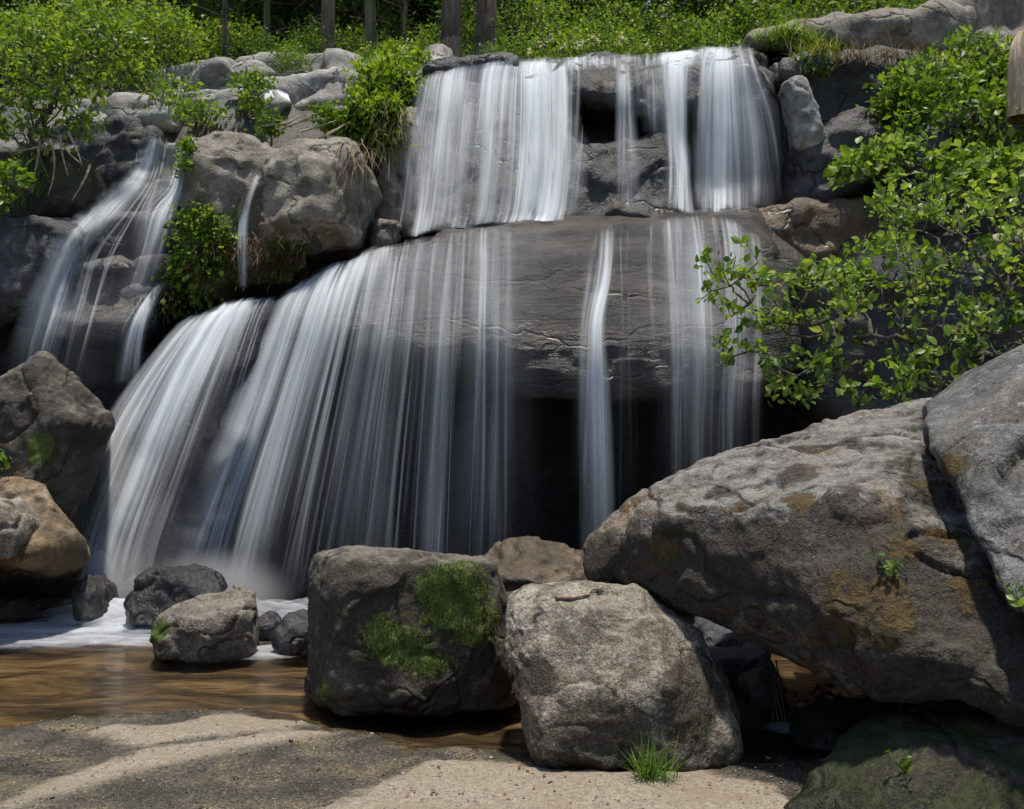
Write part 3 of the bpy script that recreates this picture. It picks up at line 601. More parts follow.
# ------------------------------------------------------------------ waterfalls
def fall(name, label, rows, foff=0.05, layers=2, group=None, step=4.0, maxback=None, fwd=0.02, efr=.16, vseed=0.0, sm=6, base=.95, thr=1.0):
    """rows: list of rows down the flow; each row a list over the width of (px, py, density)"""
    A = np.array(rows, float)                    # rows, cols, 3
    nr, nc = A.shape[:2]
    wpx = np.abs(np.diff(A[:, :, 0], axis=1)).sum(1).max(); hpx = np.hypot(np.diff(A[:, :, 0], axis=0), np.diff(A[:, :, 1], axis=0)).sum(0).max()
    nu = max(6, int(wpx / step)); nv = max(12, int(hpx / 5))
    tu = np.linspace(0, nc - 1, nu); tv = np.linspace(0, nr - 1, nv)
    def cr(arr, t):                              # Catmull-Rom along axis 0
        n = len(arr); i = np.clip(np.floor(t).astype(int), 0, n - 2); f = (t - i)[:, None, None]
        p0, p1, p2, p3_ = arr[np.maximum(i - 1, 0)], arr[i], arr[i + 1], arr[np.minimum(i + 2, n - 1)]
        return .5 * (2 * p1 + (p2 - p0) * f + (2 * p0 - 5 * p1 + 4 * p2 - p3_) * f * f + (3 * p1 - p0 - 3 * p2 + p3_) * f ** 3)
    B = cr(A, tv)                                # nv, nc, 3
    C = cr(B.transpose(1, 0, 2), tu).transpose(1, 0, 2)
    D = np.full((nv, nu), np.nan)
    for i in range(nv):
        for j in range(nu):
            h, _ = hit(C[i, j, 0], C[i, j, 1], T_CLIFF)
            if h is not None: D[i, j] = h.y
    for j in range(nu):
        c = D[:, j]; ok = ~np.isnan(c)
        D[:, j] = np.interp(np.arange(nv), np.where(ok)[0], c[ok]) if ok.any() else 11.0
    D = np.minimum.accumulate(D, axis=0)
    k = np.ones(2 * (sm // 2) + 1); k /= k.sum(); h_ = len(k) // 2
    for j in range(nu): D[:, j] = np.minimum(D[:, j] + .02, np.convolve(np.pad(D[:, j], h_, mode='edge'), k, 'valid'))
    for i in range(nv): D[i] = np.convolve(np.pad(D[i], 2, mode='edge'), np.ones(5) / 5, 'valid')

    V = np.zeros((nv, nu, 3))
    for i in range(nv):
        for j in range(nu): V[i, j] = P(C[i, j, 0], C[i, j, 1], D[i, j] - foff - fwd * (i / nv))
    du = np.linalg.norm(np.diff(V, axis=1), axis=2); U = np.zeros(nu); U[1:] = np.cumsum(du.mean(0))
    dv = np.linalg.norm(np.diff(V, axis=0), axis=2); W = np.zeros((nv, nu)); W[1:] = np.cumsum(dv, 0)
    ee = np.minimum(np.arange(nu), nu - 1 - np.arange(nu)) / max(2, nu * efr)
    wb = fbm(np.stack([np.repeat(np.arange(nu)[None] * step / 14, nv, 0).ravel(), np.repeat(np.arange(nv)[:, None] / 26, nu, 1).ravel(), np.full(nv * nu, vseed)], 1), 3).reshape(nv, nu)
    wl = fbm(np.stack([np.repeat(np.arange(nu)[None] * step / 40, nv, 0).ravel(), np.repeat(np.arange(nv)[:, None] / 30, nu, 1).ravel(), np.full(nv * nu, vseed + 4)], 1), 3).reshape(nv, nu)
    edge = sstep(0, 1, np.clip(ee[None] * (1 + .7 * wb) + .25 * wb * (ee[None] > 0), 0, 1))
    tvv = np.arange(nv)[:, None] / (nv - 1); edge = edge * sstep(0, .05, tvv + .015 + .03 * wb) * sstep(0, .06, 1 - tvv + .04 * wb)
    dens = np.clip(C[:, :, 2] * (.85 + .45 * wl), 0, 1.2) * edge * base
    dens[:, 0] = 0; dens[:, -1] = 0
    idx = np.arange(nv * nu).reshape(nv, nu); fq = np.stack([idx[:-1, :-1], idx[:-1, 1:], idx[1:, 1:], idx[1:, :-1]], -1).reshape(-1, 4)
    uv = np.stack([np.repeat(U[None], nv, 0).ravel() + vseed, W.ravel(), np.full(nv * nu, vseed)], 1)
    root = mesh_obj(name, V.reshape(-1, 3), fq, M['fall'], attrs={'dens': dens.ravel()}, uv=uv)
    # separate threads of water in front of the sheet, each following the flow on its own
    rg = np.random.RandomState(int(vseed * 7) + 5)
    cd = np.clip(C[:, :, 2], 0, 1.3).mean(0) ** 1.8; cd = cd / cd.sum()
    clump = np.clip(.45 + 2.0 * fbm(np.stack([np.arange(nu) * step / 18, np.full(nu, vseed), np.zeros(nu)], 1), 2), .03, 2.5); cd = cd * clump; cd = cd / cd.sum()
    ns = int(thr * wpx * (.30 + .6 * C[:, :, 2].mean()) * min(1.0, .35 + hpx / 260) * (1.6 if wpx < 60 else 1.0))
    SV, SF, SD, SU = [], [], [], []
    for q in range(ns):
        u0 = rg.choice(nu, p=cd) + rg.uniform(-.5, .5); v0 = max(0, rg.uniform(-.35, .55)); v1 = min(1, v0 + rg.uniform(.25, 1.1))
        if v1 - v0 < .15: continue
        m_ = max(6, int((v1 - v0) * nv * .7))
        wd = np.exp(rg.normal(-4.1, .65)); st_ = rg.uniform(.3, 1.0)
        if rg.uniform() < .26: wd = rg.uniform(.07, .24); st_ = rg.uniform(.10, .38)
        wd = min(wd, U[-1] * .3); dr = rg.normal() * nu * .012; of = rg.uniform(.005, .05)
        ph = rg.uniform(0, 6); tt = np.linspace(v0, v1, m_); o_ = len(SV)
        for k, t_ in enumerate(tt):
            uu = np.clip(u0 + dr * (t_ - v0) + .3 * math.sin(t_ * 7 + ph), 0, nu - 1.001); vv = min(t_ * (nv - 1), nv - 1.001)
            a_, b_ = int(uu), int(vv); fu, fv = uu - a_, vv - b_
            p_ = (V[b_, a_] * (1 - fu) + V[b_, a_ + 1] * fu) * (1 - fv) + (V[b_ + 1, a_] * (1 - fu) + V[b_ + 1, a_ + 1] * fu) * fv
            ax = V[b_, a_ + 1] - V[b_, a_]; ax = ax / (np.linalg.norm(ax) + 1e-9); w_ = wd * (.7 + .9 * (t_ - v0))
            ctr = p_ + np.array([0, -of, of * .4]); dl = C[b_, a_, 2]
            al_ = st_ * min(1, .04 + dl ** 1.3 * 1.1) * sstep(0, .18, (t_ - v0) / (v1 - v0)) * sstep(0, .4, (v1 - t_) / (v1 - v0)) * (1 if dl > .03 else 0)
            for sgn, dd in ((-1, 0), (0, 1), (1, 0)):
                SV.append(ctr + ax * w_ * sgn + np.array([0, -.35 * w_ * (1 - abs(sgn)), 0])); SD.append(al_ * dd); SU.append((q * 3.7 + sgn * w_, t_ * W.max(), q * 1.3))
        for k in range(m_ - 1):
            for c_ in (0, 1): a2 = o_ + k * 3 + c_; SF.append((a2, a2 + 1, a2 + 4, a2 + 3))
    if SV: mesh_obj('water_strands', np.array(SV), SF, M['fall2'], parent=root, attrs={'dens': SD}, uv=np.array(SU))
    tag(root, label, 'waterfall', group)
    return root
WG = None
fall('waterfall', 'wide white veil on the left side of the upper waterfall', [
    [(425, 78, .6), (455, 68, .7), (500, 61, .8), (545, 62, .95), (582, 66, .8)],
    [(420, 92, .55), (452, 86, .7), (495, 80, .85), (545, 80, 1.0), (584, 80, .85)],
    [(411, 150, .5), (445, 150, .55), (490, 150, .6), (545, 150, .85), (582, 140, .6)],
    [(404, 205, .5), (440, 205, .5), (485, 205, .55), (540, 205, .9), (577, 200, .4)],
    [(398, 240, .75), (435, 233, .6), (480, 226, .6), (535, 222, .95), (572, 222, .4)]], vseed=2)
fall('waterfall', 'thin water strand down the middle of the upper ledge', [
    [(616, 62, .5), (623, 62, .9), (632, 62, .5)], [(617, 100, .5), (624, 100, .9), (632, 100, .5)], [(617, 150, .4), (625, 150, .8), (634, 150, .4)], [(616, 212, .3), (626, 212, .6), (638, 212, .3)]], layers=2, step=2, vseed=9, efr=.4)
fall('waterfall', 'faint dripping strands beside the bright upper stream', [
    [(636, 64, .3), (650, 64, .35), (668, 64, .35)], [(637, 90, .4), (651, 90, .42), (668, 90, .45)], [(638, 135, .3), (652, 135, .35), (668, 135, .35)]], layers=1, step=2, vseed=13)
fall('waterfall', 'brightest narrow stream right of centre in the upper waterfall', [
    [(672, 54, .9), (690, 52, 1.1), (706, 52, .8)], [(664, 68, .9), (680, 66, 1.1), (697, 66, .7)], [(668, 130, .7), (680, 130, 1.05), (692, 130, .6)], [(670, 175, .7), (682, 175, 1.05), (693, 175, .6)], [(668, 214, .8), (682, 214, 1.1), (697, 214, .8)]], step=2.5, vseed=21, efr=.3)
fall('waterfall', 'right hand veil of the upper waterfall spreading over a dark hollow', [
    [(704, 50, .7), (720, 48, .8), (735, 46, .8), (748, 46, .7)], [(698, 70, .7), (718, 66, .85), (740, 66, .8), (756, 78, .6)], [(694, 125, .45), (718, 122, .8), (745, 122, .7), (769, 118, .5)],
    [(694, 175, .35), (718, 175, .75), (748, 175, .5), (778, 165, .3)], [(694, 214, .5), (718, 214, .8), (748, 214, .5), (780, 205, .2)]], vseed=33)
fall('waterfall', 'sheet of lip water sliding over the top of the upper ledge', [
    [(500, 60, .3), (560, 57, .5), (620, 55, .5), (690, 50, .7), (748, 43, .6)], [(498, 66, .5), (560, 63, .7), (620, 61, .6), (690, 56, .8), (750, 48, .7)], [(495, 74, .3), (560, 72, .4), (620, 68, .3), (690, 66, .5), (752, 56, .4)]], layers=1, vseed=38)
fall('waterfall', 'broad lower curtain fanning left over the rounded dome', [
    [(316, 272, 1.1), (345, 259, 1.1), (385, 246, .8), (430, 236, .55), (470, 229, .55), (505, 226, .42), (545, 226, .16), (575, 228, .1)],
    [(288, 302, 1.15), (330, 290, 1.0), (378, 280, .7), (424, 274, .45), (468, 268, .52), (505, 262, .4), (545, 262, .16), (575, 262, .08)],
    [(266, 362, 1.0), (312, 350, .85), (366, 345, .6), (418, 342, .42), (464, 340, .55), (504, 338, .4), (543, 336, .18), (574, 336, .06)],
    [(228, 462, .85), (282, 455, .6), (346, 452, .42), (408, 450, .38), (460, 450, .52), (503, 450, .28), (541, 450, .10), (572, 450, .01)],
    [(198, 547, .8), (258, 545, .5), (330, 545, .36), (400, 545, .4), (455, 545, .5), (502, 545, .25), (540, 545, .08), (572, 545, .0)],
    [(184, 602, .85), (246, 600, .55), (322, 605, .4), (396, 610, .4), (452, 620, .4), (500, 620, .25), (540, 620, .08), (572, 620, .0)]], vseed=41, sm=10, base=.62, thr=1.05)
fall('waterfall', 'bright single strand falling right of the middle of the dome', [
    [(596, 228, .3), (606, 228, .5), (618, 228, .3)], [(588, 280, .4), (602, 280, .8), (614, 280, .4)], [(582, 330, .4), (592, 330, .95), (606, 330, .4)], [(580, 420, .35), (590, 420, .8), (612, 420, .35)], [(578, 520, .3), (590, 520, .6), (616, 520, .3)], [(578, 600, .25), (590, 600, .45), (616, 600, .25)]], step=2, vseed=55, sm=10, efr=.35)
fall('waterfall', 'sparse strands dripping off the right part of the dome', [
    [(612, 232, .3), (640, 226, .5), (670, 218, .65), (700, 216, .6), (735, 222, .6), (762, 240, .3)],
    [(612, 280, .22), (640, 270, .25), (672, 262, .4), (704, 262, .5), (740, 264, .45), (764, 270, .3)],
    [(612, 350, .2), (642, 345, .22), (676, 345, .38), (708, 345, .48), (742, 340, .42), (764, 340, .25)],
    [(612, 430, .12), (642, 430, .16), (676, 430, .26), (706, 430, .36), (738, 420, .3), (760, 415, .1)],
    [(612, 530, .08), (642, 530, .1), (676, 530, .18), (706, 530, .28), (738, 520, .22), (760, 515, .06)]], base=.5, thr=1.5, vseed=63, sm=10)
fall('waterfall', 'dense left lobe of the lower fall leaning over the dark shoulder', [
    [(200, 313, .8), (222, 304, 1.0), (250, 299, 1.0), (278, 296, .6)],
    [(166, 345, 1.0), (196, 335, 1.0), (234, 322, .9), (270, 312, .45)],
    [(116, 415, 1.0), (156, 405, .9), (202, 395, .55), (250, 380, .2)],
    [(82, 490, 1.05), (122, 485, .9), (172, 475, .4), (228, 460, .1)],
    [(58, 560, 1.1), (96, 560, .95), (146, 550, .4), (205, 540, .15)],
    [(48, 622, 1.1), (84, 625, 1.05), (136, 618, .6), (195, 610, .3)]], vseed=71, sm=10, base=.8)
fall('waterfall', 'stepped left cascade tumbling over blue grey rocks', base=.4, thr=.7, rows=[
    [(152, 138, .6), (160, 137, .85), (170, 138, .5)], [(142, 165, .7), (154, 165, .9), (166, 165, .5)], [(128, 185, .75), (145, 186, .85), (160, 187, .5)], [(100, 208, .85), (125, 212, .85), (152, 212, .6)],
    [(66, 250, .9), (92, 253, .6), (150, 256, .15)], [(46, 300, 1.0), (76, 303, .8), (136, 306, .15)], [(32, 345, 1.0), (62, 350, .8), (128, 354, .15)], [(24, 388, .85), (54, 392, .7), (122, 394, .12)]], vseed=82)
fall('waterfall', 'narrow left stream joining the stepped cascade from a mossy notch', [
    [(182, 130, .6), (188, 130, 1.0), (194, 131, .6)], [(177, 165, .6), (181, 165, .9), (186, 165, .6)], [(170, 190, .6), (176, 190, .85), (182, 190, .6)], [(150, 212, .5), (164, 212, .8), (178, 212, .4)], [(140, 250, .2), (150, 255, .4), (166, 255, .2)], [(120, 300, .15), (136, 300, .3), (150, 300, .15)]], layers=1, step=2, vseed=91)
fall('waterfall', 'small side strand beside the mossy foot of the bluff', [
    [(155, 284, .4), (161, 284, .9), (168, 284, .4)], [(138, 305, .5), (146, 305, .8), (154, 305, .5)], [(122, 335, .4), (134, 335, .65), (146, 335, .4)], [(110, 385, .2), (126, 385, .4), (142, 385, .2)]], layers=1, step=2, vseed=95, efr=.35)
fall('waterfall', 'thin trickle running from the pothole down the tan bluff', [
    [(252, 176, .3), (257, 175, .7), (262, 176, .3)], [(242, 205, .25), (247, 205, .5), (252, 205, .25)], [(237, 235, .4), (242, 235, .7), (248, 235, .4)], [(238, 290, .3), (243, 290, .6), (249, 290, .3)]], layers=2, step=1.5, vseed=99, efr=.45)

# short runs of water on the flat rock above
def run(label, poly, seed):
    c = []
    for px, py in poly:
        h, n = hit(px, py, T_CLIFF)
        if h is None: h = P(px, py, 12.4)
        c.append(h + Vector((0, -.03, .03)))
    n = len(c) // 2; V = []; dens = []
    for k in range(n):
        a, b2 = c[k], c[len(c) - 1 - k]
        for j in range(6):
            V.append(tuple(a.lerp(b2, j / 5))); dens.append([0, .9, 1.1, 1.1, .9, 0][j])
    fq = [(k * 6 + j, k * 6 + j + 1, k * 6 + j + 7, k * 6 + j + 6) for k in range(n - 1) for j in range(5)]
    uv = [(v_[0] + seed, v_[2] * 2, seed) for v_ in V]
    tag(mesh_obj('waterfall', V, fq, M['fall'], attrs={'dens': dens}, uv=uv), label, 'waterfall')
run('short white chute of water between plant cushions above the bluff', [(266, 104), (272, 100), (280, 112), (292, 108), (288, 96), (280, 92), (270, 93), (264, 97)], 3)

# ------------------------------------------------------------------ foam and spray where the falls land
m, N, L, out = newmat('foam')
tc = N('TexCoord'); at = N('Attribute', attribute_name='dens')
mp = N('Mapping'); mp.inputs['Scale'].default_value = (1, 2.4, 1); L(tc.outputs['Object'], mp.inputs[0])
nf = noise(N, L, mp.outputs[0], 5, 5, .6, .4)
nf2 = noise(N, L, mp.outputs[0], 26, 4, .7, .6); nfm = mth(N, L, 'MULTIPLY_ADD', nf2, .45, mth(N, L, 'MULTIPLY', nf, .6))
al = ramp(N, L, mth(N, L, 'ADD', mth(N, L, 'MULTIPLY', at.outputs['Fac'], .75), mth(N, L, 'SUBTRACT', nfm, .62)), [(.02, 0.), (.5, .55), (.85, .95)]).outputs[0]
d = N('BsdfDiffuse'); d.inputs[0].default_value = (.78, .82, .88, 1); tl = N('BsdfTranslucent'); tl.inputs[0].default_value = (.78, .82, .88, 1)
m0 = N('MixShader'); m0.inputs[0].default_value = .4; L(d.outputs[0], m0.inputs[1]); L(tl.outputs[0], m0.inputs[2])
tr = N('BsdfTransparent'); mx = N('MixShader'); L(al, mx.inputs[0]); L(tr.outputs[0], mx.inputs[1]); L(m0.outputs[0], mx.inputs[2]); L(mx.outputs[0], out.inputs[0])
FOAM = m
def foam(px, py, rx, ry, hgt, dn, z0=-0.012, n=34):
    """low mound of spray on the pool, thinning out at its rim"""
    c = G(px, py, z0); V = []; D = []; fq = []
    for i in range(n):
        for j in range(n):
            u = (i / (n - 1)) * 2 - 1; v_ = (j / (n - 1)) * 2 - 1; r = math.hypot(u, v_)
            k = max(0, 1 - r * r)
            V.append((c.x + u * rx, c.y + v_ * ry, c.z + hgt * k)); D.append(k)
    V = np.array(V); D = np.array(D)
    nz = fbm(V * np.array([3, 3, 0]) + px, 4); V[:, 2] += hgt * .5 * nz * D
    D = np.clip(D * 1.4 + .5 * nz * (D > 0), 0, 1) * dn * sstep(0, .3, D)
    for i in range(n - 1):
        for j in range(n - 1): fq.append((i * n + j, (i + 1) * n + j, (i + 1) * n + j + 1, i * n + j + 1))
    return V, fq, D
def foam_obj(label, lst):
    Vs, Fs, Ds = [], [], []
    for a_ in lst:
        V, fq, D = foam(*a_); o_ = sum(len(q) for q in Vs); Vs.append(V); Ds.append(D); Fs += [tuple(i + o_ for i in f) for f in fq]
    o = mesh_obj('foam', np.concatenate(Vs), Fs, FOAM, attrs={'dens': np.concatenate(Ds)})
    return tag(o, label, 'foam', kind='stuff')
foam_obj('white foam spreading on the pool at the foot of the left lobe', [(110, 620, .75, .55, .16, 1.0), (60, 628, 1.1, .36, .02, .95), (98, 612, .35, .3, .42, 1.0), (160, 627, .7, .5, .08, 1.0), (20, 631, .7, .25, .01, .5), (160, 630, .8, .3, .01, .7)])
foam_obj('milky film of bubbles drifting over the pool in front of the falls', [(90, 636, 1.3, .5, .004, .55), (200, 638, 1.2, .4, .004, .5), (30, 640, .9, .45, .004, .45)])
foam_obj('thin spray around the small boulders right of the left lobe', [(250, 620, .9, .6, .12, .45), (205, 614, .6, .5, .20, .5), (150, 610, .5, .4, .34, .5), (300, 616, .8, .5, .12, .35), (275, 650, .35, .45, .02, .7), (320, 618, .9, .5, .08, .2), (430, 618, .9, .5, .06, .14)])
foam_obj('white splash at the end of the trickle under the slab', [(784, 730, .12, .14, .03, .8)])

m = bpy.data.materials.new('spray'); m.use_nodes = True; t_ = m.node_tree
for n_ in list(t_.nodes): t_.nodes.remove(n_)
vo_ = t_.nodes.new('ShaderNodeVolumePrincipled'); vo_.inputs['Color'].default_value = (.95, .96, .98, 1)
tc_ = t_.nodes.new('ShaderNodeTexCoord'); gr_ = t_.nodes.new('ShaderNodeTexGradient'); gr_.gradient_type = 'QUADRATIC_SPHERE'
mu_ = t_.nodes.new('ShaderNodeMath'); mu_.operation = 'MULTIPLY'; mu_.inputs[1].default_value = 8.0
ou_ = t_.nodes.new('ShaderNodeOutputMaterial'); t_.links.new(tc_.outputs['Object'], gr_.inputs[0]); t_.links.new(gr_.outputs[1], mu_.inputs[0]); t_.links.new(mu_.outputs[0], vo_.inputs['Density']); t_.links.new(vo_.outputs[0], ou_.inputs['Volume'])
for k, (px, py, rx, ry, rz, lab) in enumerate([(110, 612, .62, .45, .62, 'white spray hanging at the foot of the left lobe'), (215, 618, .75, .45, .50, 'soft spray drifting behind the small boulders under the curtain')]):
    bm = bmesh.new(); bmesh.ops.create_icosphere(bm, subdivisions=3, radius=1.0); me = bpy.data.meshes.new('spray'); bm.to_mesh(me); bm.free(); me.materials.append(m)
    o = bpy.data.objects.new('spray', me); COL.objects.link(o); c = G(px, py, 0.0); o.location = (c.x, c.y, .16); o.scale = (rx, ry, rz); tag(o, lab, 'spray', kind='stuff')
# ------------------------------------------------------------------ plants
rs = np.random.RandomState(11)
LEAF_NEAR = (np.array([[0, 0, 0], [-.26, .28, .05], [-.30, .6, .05], [0, 1, -.10], [.30, .6, .05], [.26, .28, .05], [0, .33, 0], [0, .66, -.02]], float),
             [(0, 6, 1), (0, 5, 6), (1, 6, 7, 2), (5, 4, 7, 6), (2, 7, 3), (4, 3, 7)])
LEAF_FAR = (np.array([[0, 0, 0], [-.30, .5, .05], [0, 1, -.05], [.30, .5, .05]], float), [(0, 3, 2, 1)])
LEAF_THIN = (np.array([[0, 0, 0], [-.11, .45, .0], [0, 1, -.12], [.11, .45, .0]], float), [(0, 3, 2, 1)])
def leaves(pos, dirs, size, tmpl, up=0.75, jit=0.36, rnd=None):
    pos = np.asarray(pos, float); n = len(pos)
    d = np.asarray(dirs, float) + rs.normal(size=(n, 3)) * .35; d /= np.linalg.norm(d, axis=1)[:, None] + 1e-9
    nrm = np.array([0, 0, 1.0]) * up + rs.normal(size=(n, 3)) * (1 - up * .55); nrm -= (nrm * d).sum(1)[:, None] * d; nrm /= np.linalg.norm(nrm, axis=1)[:, None] + 1e-9
    sd_ = np.cross(d, nrm)
    T, Fc = tmpl; k = len(T)
    s = size * (1 + jit * rs.normal(size=n)).clip(.45, 1.7)
    V = pos[:, None] + s[:, None, None] * (T[None, :, 0:1] * sd_[:, None] + T[None, :, 1:2] * d[:, None] + T[None, :, 2:3] * nrm[:, None])
    r = rs.uniform(size=n) if rnd is None else rnd
    faces = []
    for f in Fc: faces.append([tuple(row) for row in (np.arange(n)[:, None] * k + np.array(f)[None]).tolist()])
    return V.reshape(-1, 3), [f for g_ in faces for f in g_], np.repeat(r, k)
def tubes(edges, sides=5):
    V, Fc = [], []
    for a, b2, ra, rb in edges:
        a = Vector(a); b2 = Vector(b2); d = b2 - a
        if d.length < 1e-5: continue
        q = d.to_track_quat('Z', 'Y'); o_ = len(V)
        for c, r in ((a, ra), (b2 + d.normalized() * rb * .5, rb)):
            for k in range(sides):
                an = 2 * math.pi * k / sides; V.append(tuple(c + q @ Vector((math.cos(an) * r, math.sin(an) * r, 0))))
        for k in range(sides):
            k2 = (k + 1) % sides; Fc.append((o_ + k, o_ + k2, o_ + sides + k2, o_ + sides + k))
        Fc.append(tuple(o_ + sides + k for k in range(sides)))
    return V, Fc
def grow(base, targets, r0, jit=.06, stiff=.15):
    base = np.array(base); T = np.array(targets); T = T[np.argsort(np.linalg.norm(T - base, axis=1))]
    nodes = [base]; par = [-1]
    for t_ in T:
        A = np.array(nodes); dd = np.linalg.norm(A - t_, axis=1) + stiff * np.linalg.norm(A - base, axis=1)
        j = int(np.argmin(dd)); L_ = np.linalg.norm(nodes[j] - t_); k = max(1, int(L_ / .22)); p0 = nodes[j]; last = j
        for q in range(1, k + 1):
            f = q / k; pt = p0 + (t_ - p0) * f + rs.normal(size=3) * jit * L_ * f * (1 - f) * 2; pt[2] += .12 * L_ * math.sin(f * math.pi)
            nodes.append(pt); par.append(last); last = len(nodes) - 1
    n = len(nodes); des = np.ones(n)
    for i in range(n - 1, 0, -1): des[par[i]] += des[i]
    rad = r0 * (des / des[0]) ** .42
    ed = [(nodes[par[i]], nodes[i], max(rad[par[i]] if par[i] else rad[i] * 1.15, .0022), max(rad[i], .0018)) for i in range(1, n)]
    return np.array(nodes), par, des, ed
def shrub(name, label, cat, base, blobs, ntw, mat, size, per, r0=.02, tmpl=LEAF_FAR, up=.7, spread=.06, group=None, stem='twig', droop=0.0):
    """blobs: (centre, (rx,ry,rz), weight)"""
    W = np.array([b_[2] for b_ in blobs], float); W /= W.sum(); tg = []
    for k in range(ntw):
        c, rr, _ = blobs[rs.choice(len(blobs), p=W)]
        u = rs.normal(size=3); u /= np.linalg.norm(u); tg.append(np.array(c) + u * np.array(rr) * rs.uniform(.25, 1) ** .6)
    nodes, par, des, ed = grow(base, tg, r0)
    root = empty(name, Vector(base)); tag(root, label, cat, group)
    V, Fc = tubes(ed); mesh_obj('stem', V, Fc, M[stem], parent=root)
    tip = np.where(des < 4.5)[0]; tip = tip[tip > 0]
    ps, ds, rn = [], [], []
    for i in tip:
        d = nodes[i] - nodes[par[i]]; d = d / (np.linalg.norm(d) + 1e-6); tone = rs.normal() * .16
        for q in range(per):
            f = rs.uniform(); pt = nodes[par[i]] + (nodes[i] - nodes[par[i]]) * f + rs.normal(size=3) * spread * np.array([1, 1, .6])
            a_ = rs.normal(size=3) * .9 + d * .8; a_[2] -= droop
            ps.append(pt); ds.append(a_); rn.append(np.clip(.5 + tone + .2 * rs.normal(), 0, 1))
    V, Fc, r_ = leaves(ps, ds, size, tmpl, up=up, rnd=np.array(rn))
    mesh_obj('foliage', V, Fc, M[mat], parent=root, smooth=False, attrs={'rnd': r_})
    return root
def blades(bases, dirs, length, width, mat, bend=.5, segs=4, jit=.3):
    """arching blades; returns verts, faces, rnd"""
    V, Fc, Rn = [], [], []
    for b_, d in zip(bases, dirs):
        b_ = np.array(b_); d = np.array(d) / (np.linalg.norm(d) + 1e-9); l = length * (1 + jit * rs.normal()); l = max(l, length * .3)
        hd = np.array([d[0], d[1], 0]) + rs.normal(size=3) * np.array([.2, .2, 0]); hd /= np.linalg.norm(hd) + 1e-9
        sd_ = np.array([-hd[1], hd[0], 0]); o_ = len(V); p = b_.copy(); dr = d.copy(); r = rs.uniform()
        for k in range(segs + 1):
            wd = width * (1 - (k / segs) ** 1.5 * .95)
            V.append(p - sd_ * wd); V.append(p + sd_ * wd); Rn += [r, r]
            dr = dr + np.array([hd[0] * .35, hd[1] * .35, -1.0]) * bend / segs; dr /= np.linalg.norm(dr); p = p + dr * l / segs
        for k in range(segs): Fc.append((o_ + 2 * k, o_ + 2 * k + 1, o_ + 2 * k + 3, o_ + 2 * k + 2))
    return np.array(V), Fc, np.array(Rn)
def tuft(name, label, cat, spots, n, length, width, mat='grass', bend=.5, spread=.06, up=1.0, parent=None, lean=(0, 0, 0), group=None):
    bs, ds = [], []
    for k in range(n):
        s_ = np.array(spots[rs.randint(len(spots))]); bs.append(s_ + rs.normal(size=3) * spread * np.array([1, 1, .3])); ds.append(rs.normal(size=3) * .4 + np.array([0, 0, up]) + np.array(lean))
    V, Fc, r = blades(bs, ds, length, width, mat, bend)
    o = mesh_obj(name, V, Fc, M[mat], parent=parent, smooth=False, attrs={'rnd': r})
    if parent is None: tag(o, label, cat, group)
    return o
def spots(poly, n, tree=None, maxY=None):
    xs_ = [p[0] for p in poly]; ys_ = [p[1] for p in poly]; o_ = []; k = 0
    while len(o_) < n and k < n * 30:
        k += 1; px = rs.uniform(min(xs_), max(xs_)); py = rs.uniform(min(ys_), max(ys_))
        if not inpoly(poly, np.array([px]), np.array([py]))[0]: continue
        h, nn = hit(px, py, tree)
        if h is None or (maxY and h.y > maxY): continue
        o_.append((np.array(h), np.array(nn)))
    return o_
def PB(px, py, Y, rx, ry, rz, w_=1.0): return (np.array(P(px, py, Y)), (rx, ry, rz), w_)

# --- near alder on the right
b0 = P(985, 470, 7.9)
alder_blobs = [PB(735, 270, 6.9, .22, .3, .2, .5), PB(770, 300, 7.0, .3, .3, .25, 1), PB(820, 300, 7.1, .4, .4, .35, 2), PB(800, 370, 7.0, .3, .3, .25, 1.4), PB(870, 380, 7.0, .45, .3, .2, 1.6),
    PB(880, 290, 7.3, .45, .5, .45, 2.4), PB(930, 240, 7.6, .4, .5, .5, 2.2), PB(980, 280, 7.5, .5, .6, .55, 2.6), PB(960, 350, 7.2, .5, .4, .35, 2), PB(1040, 300, 7.2, .6, .5, .6, 2), PB(905, 205, 7.9, .3, .4, .25, 1.2), PB(712, 275, 6.85, .14, .2, .2, .25), PB(745, 345, 6.9, .22, .2, .16, .5), PB(1000, 215, 7.9, .5, .4, .25, 1.5)]
shrub('alder', 'leafy green alder spreading its branches above the large slab', 'shrub', b0, alder_blobs, 800, 'alder', .056, 7, r0=.04, tmpl=LEAF_NEAR, up=.62, spread=.035)
# --- bushes right of the upper fall
shrub('shrub', 'dense bright bush on the upper right slope under the grey corner rock', 'shrub', P(960, 190, 11.2), [PB(930, 90, 11.3, .45, .5, .35, 1.5), PB(970, 60, 11.6, .4, .5, .3, 1), PB(960, 125, 11.0, .75, .5, .4, 2.6), PB(1010, 130, 11.0, .5, .5, .45, 1.5), PB(905, 115, 11.3, .3, .4, .2, .8), PB(900, 95, 11.2, .25, .3, .2, .8), PB(1000, 80, 11.4, .4, .4, .4, 1.2)], 800, 'shrub', .085, 8, r0=.03, spread=.07)
shrub('shrub', 'low leafy spray hanging over the brown wet shelf', 'shrub', P(960, 200, 10.4), [PB(870, 165, 10.3, .3, .3, .1, .9), PB(900, 150, 10.4, .4, .3, .12, 1), PB(960, 165, 10.3, .5, .3, .16, 1.4), PB(850, 172, 10.2, .2, .2, .08, .5), PB(1010, 170, 10.2, .5, .3, .22, 1.6), PB(980, 185, 9.9, .5, .3, .15, 1)], 420, 'alder', .085, 6, r0=.02, tmpl=LEAF_NEAR, spread=.06)
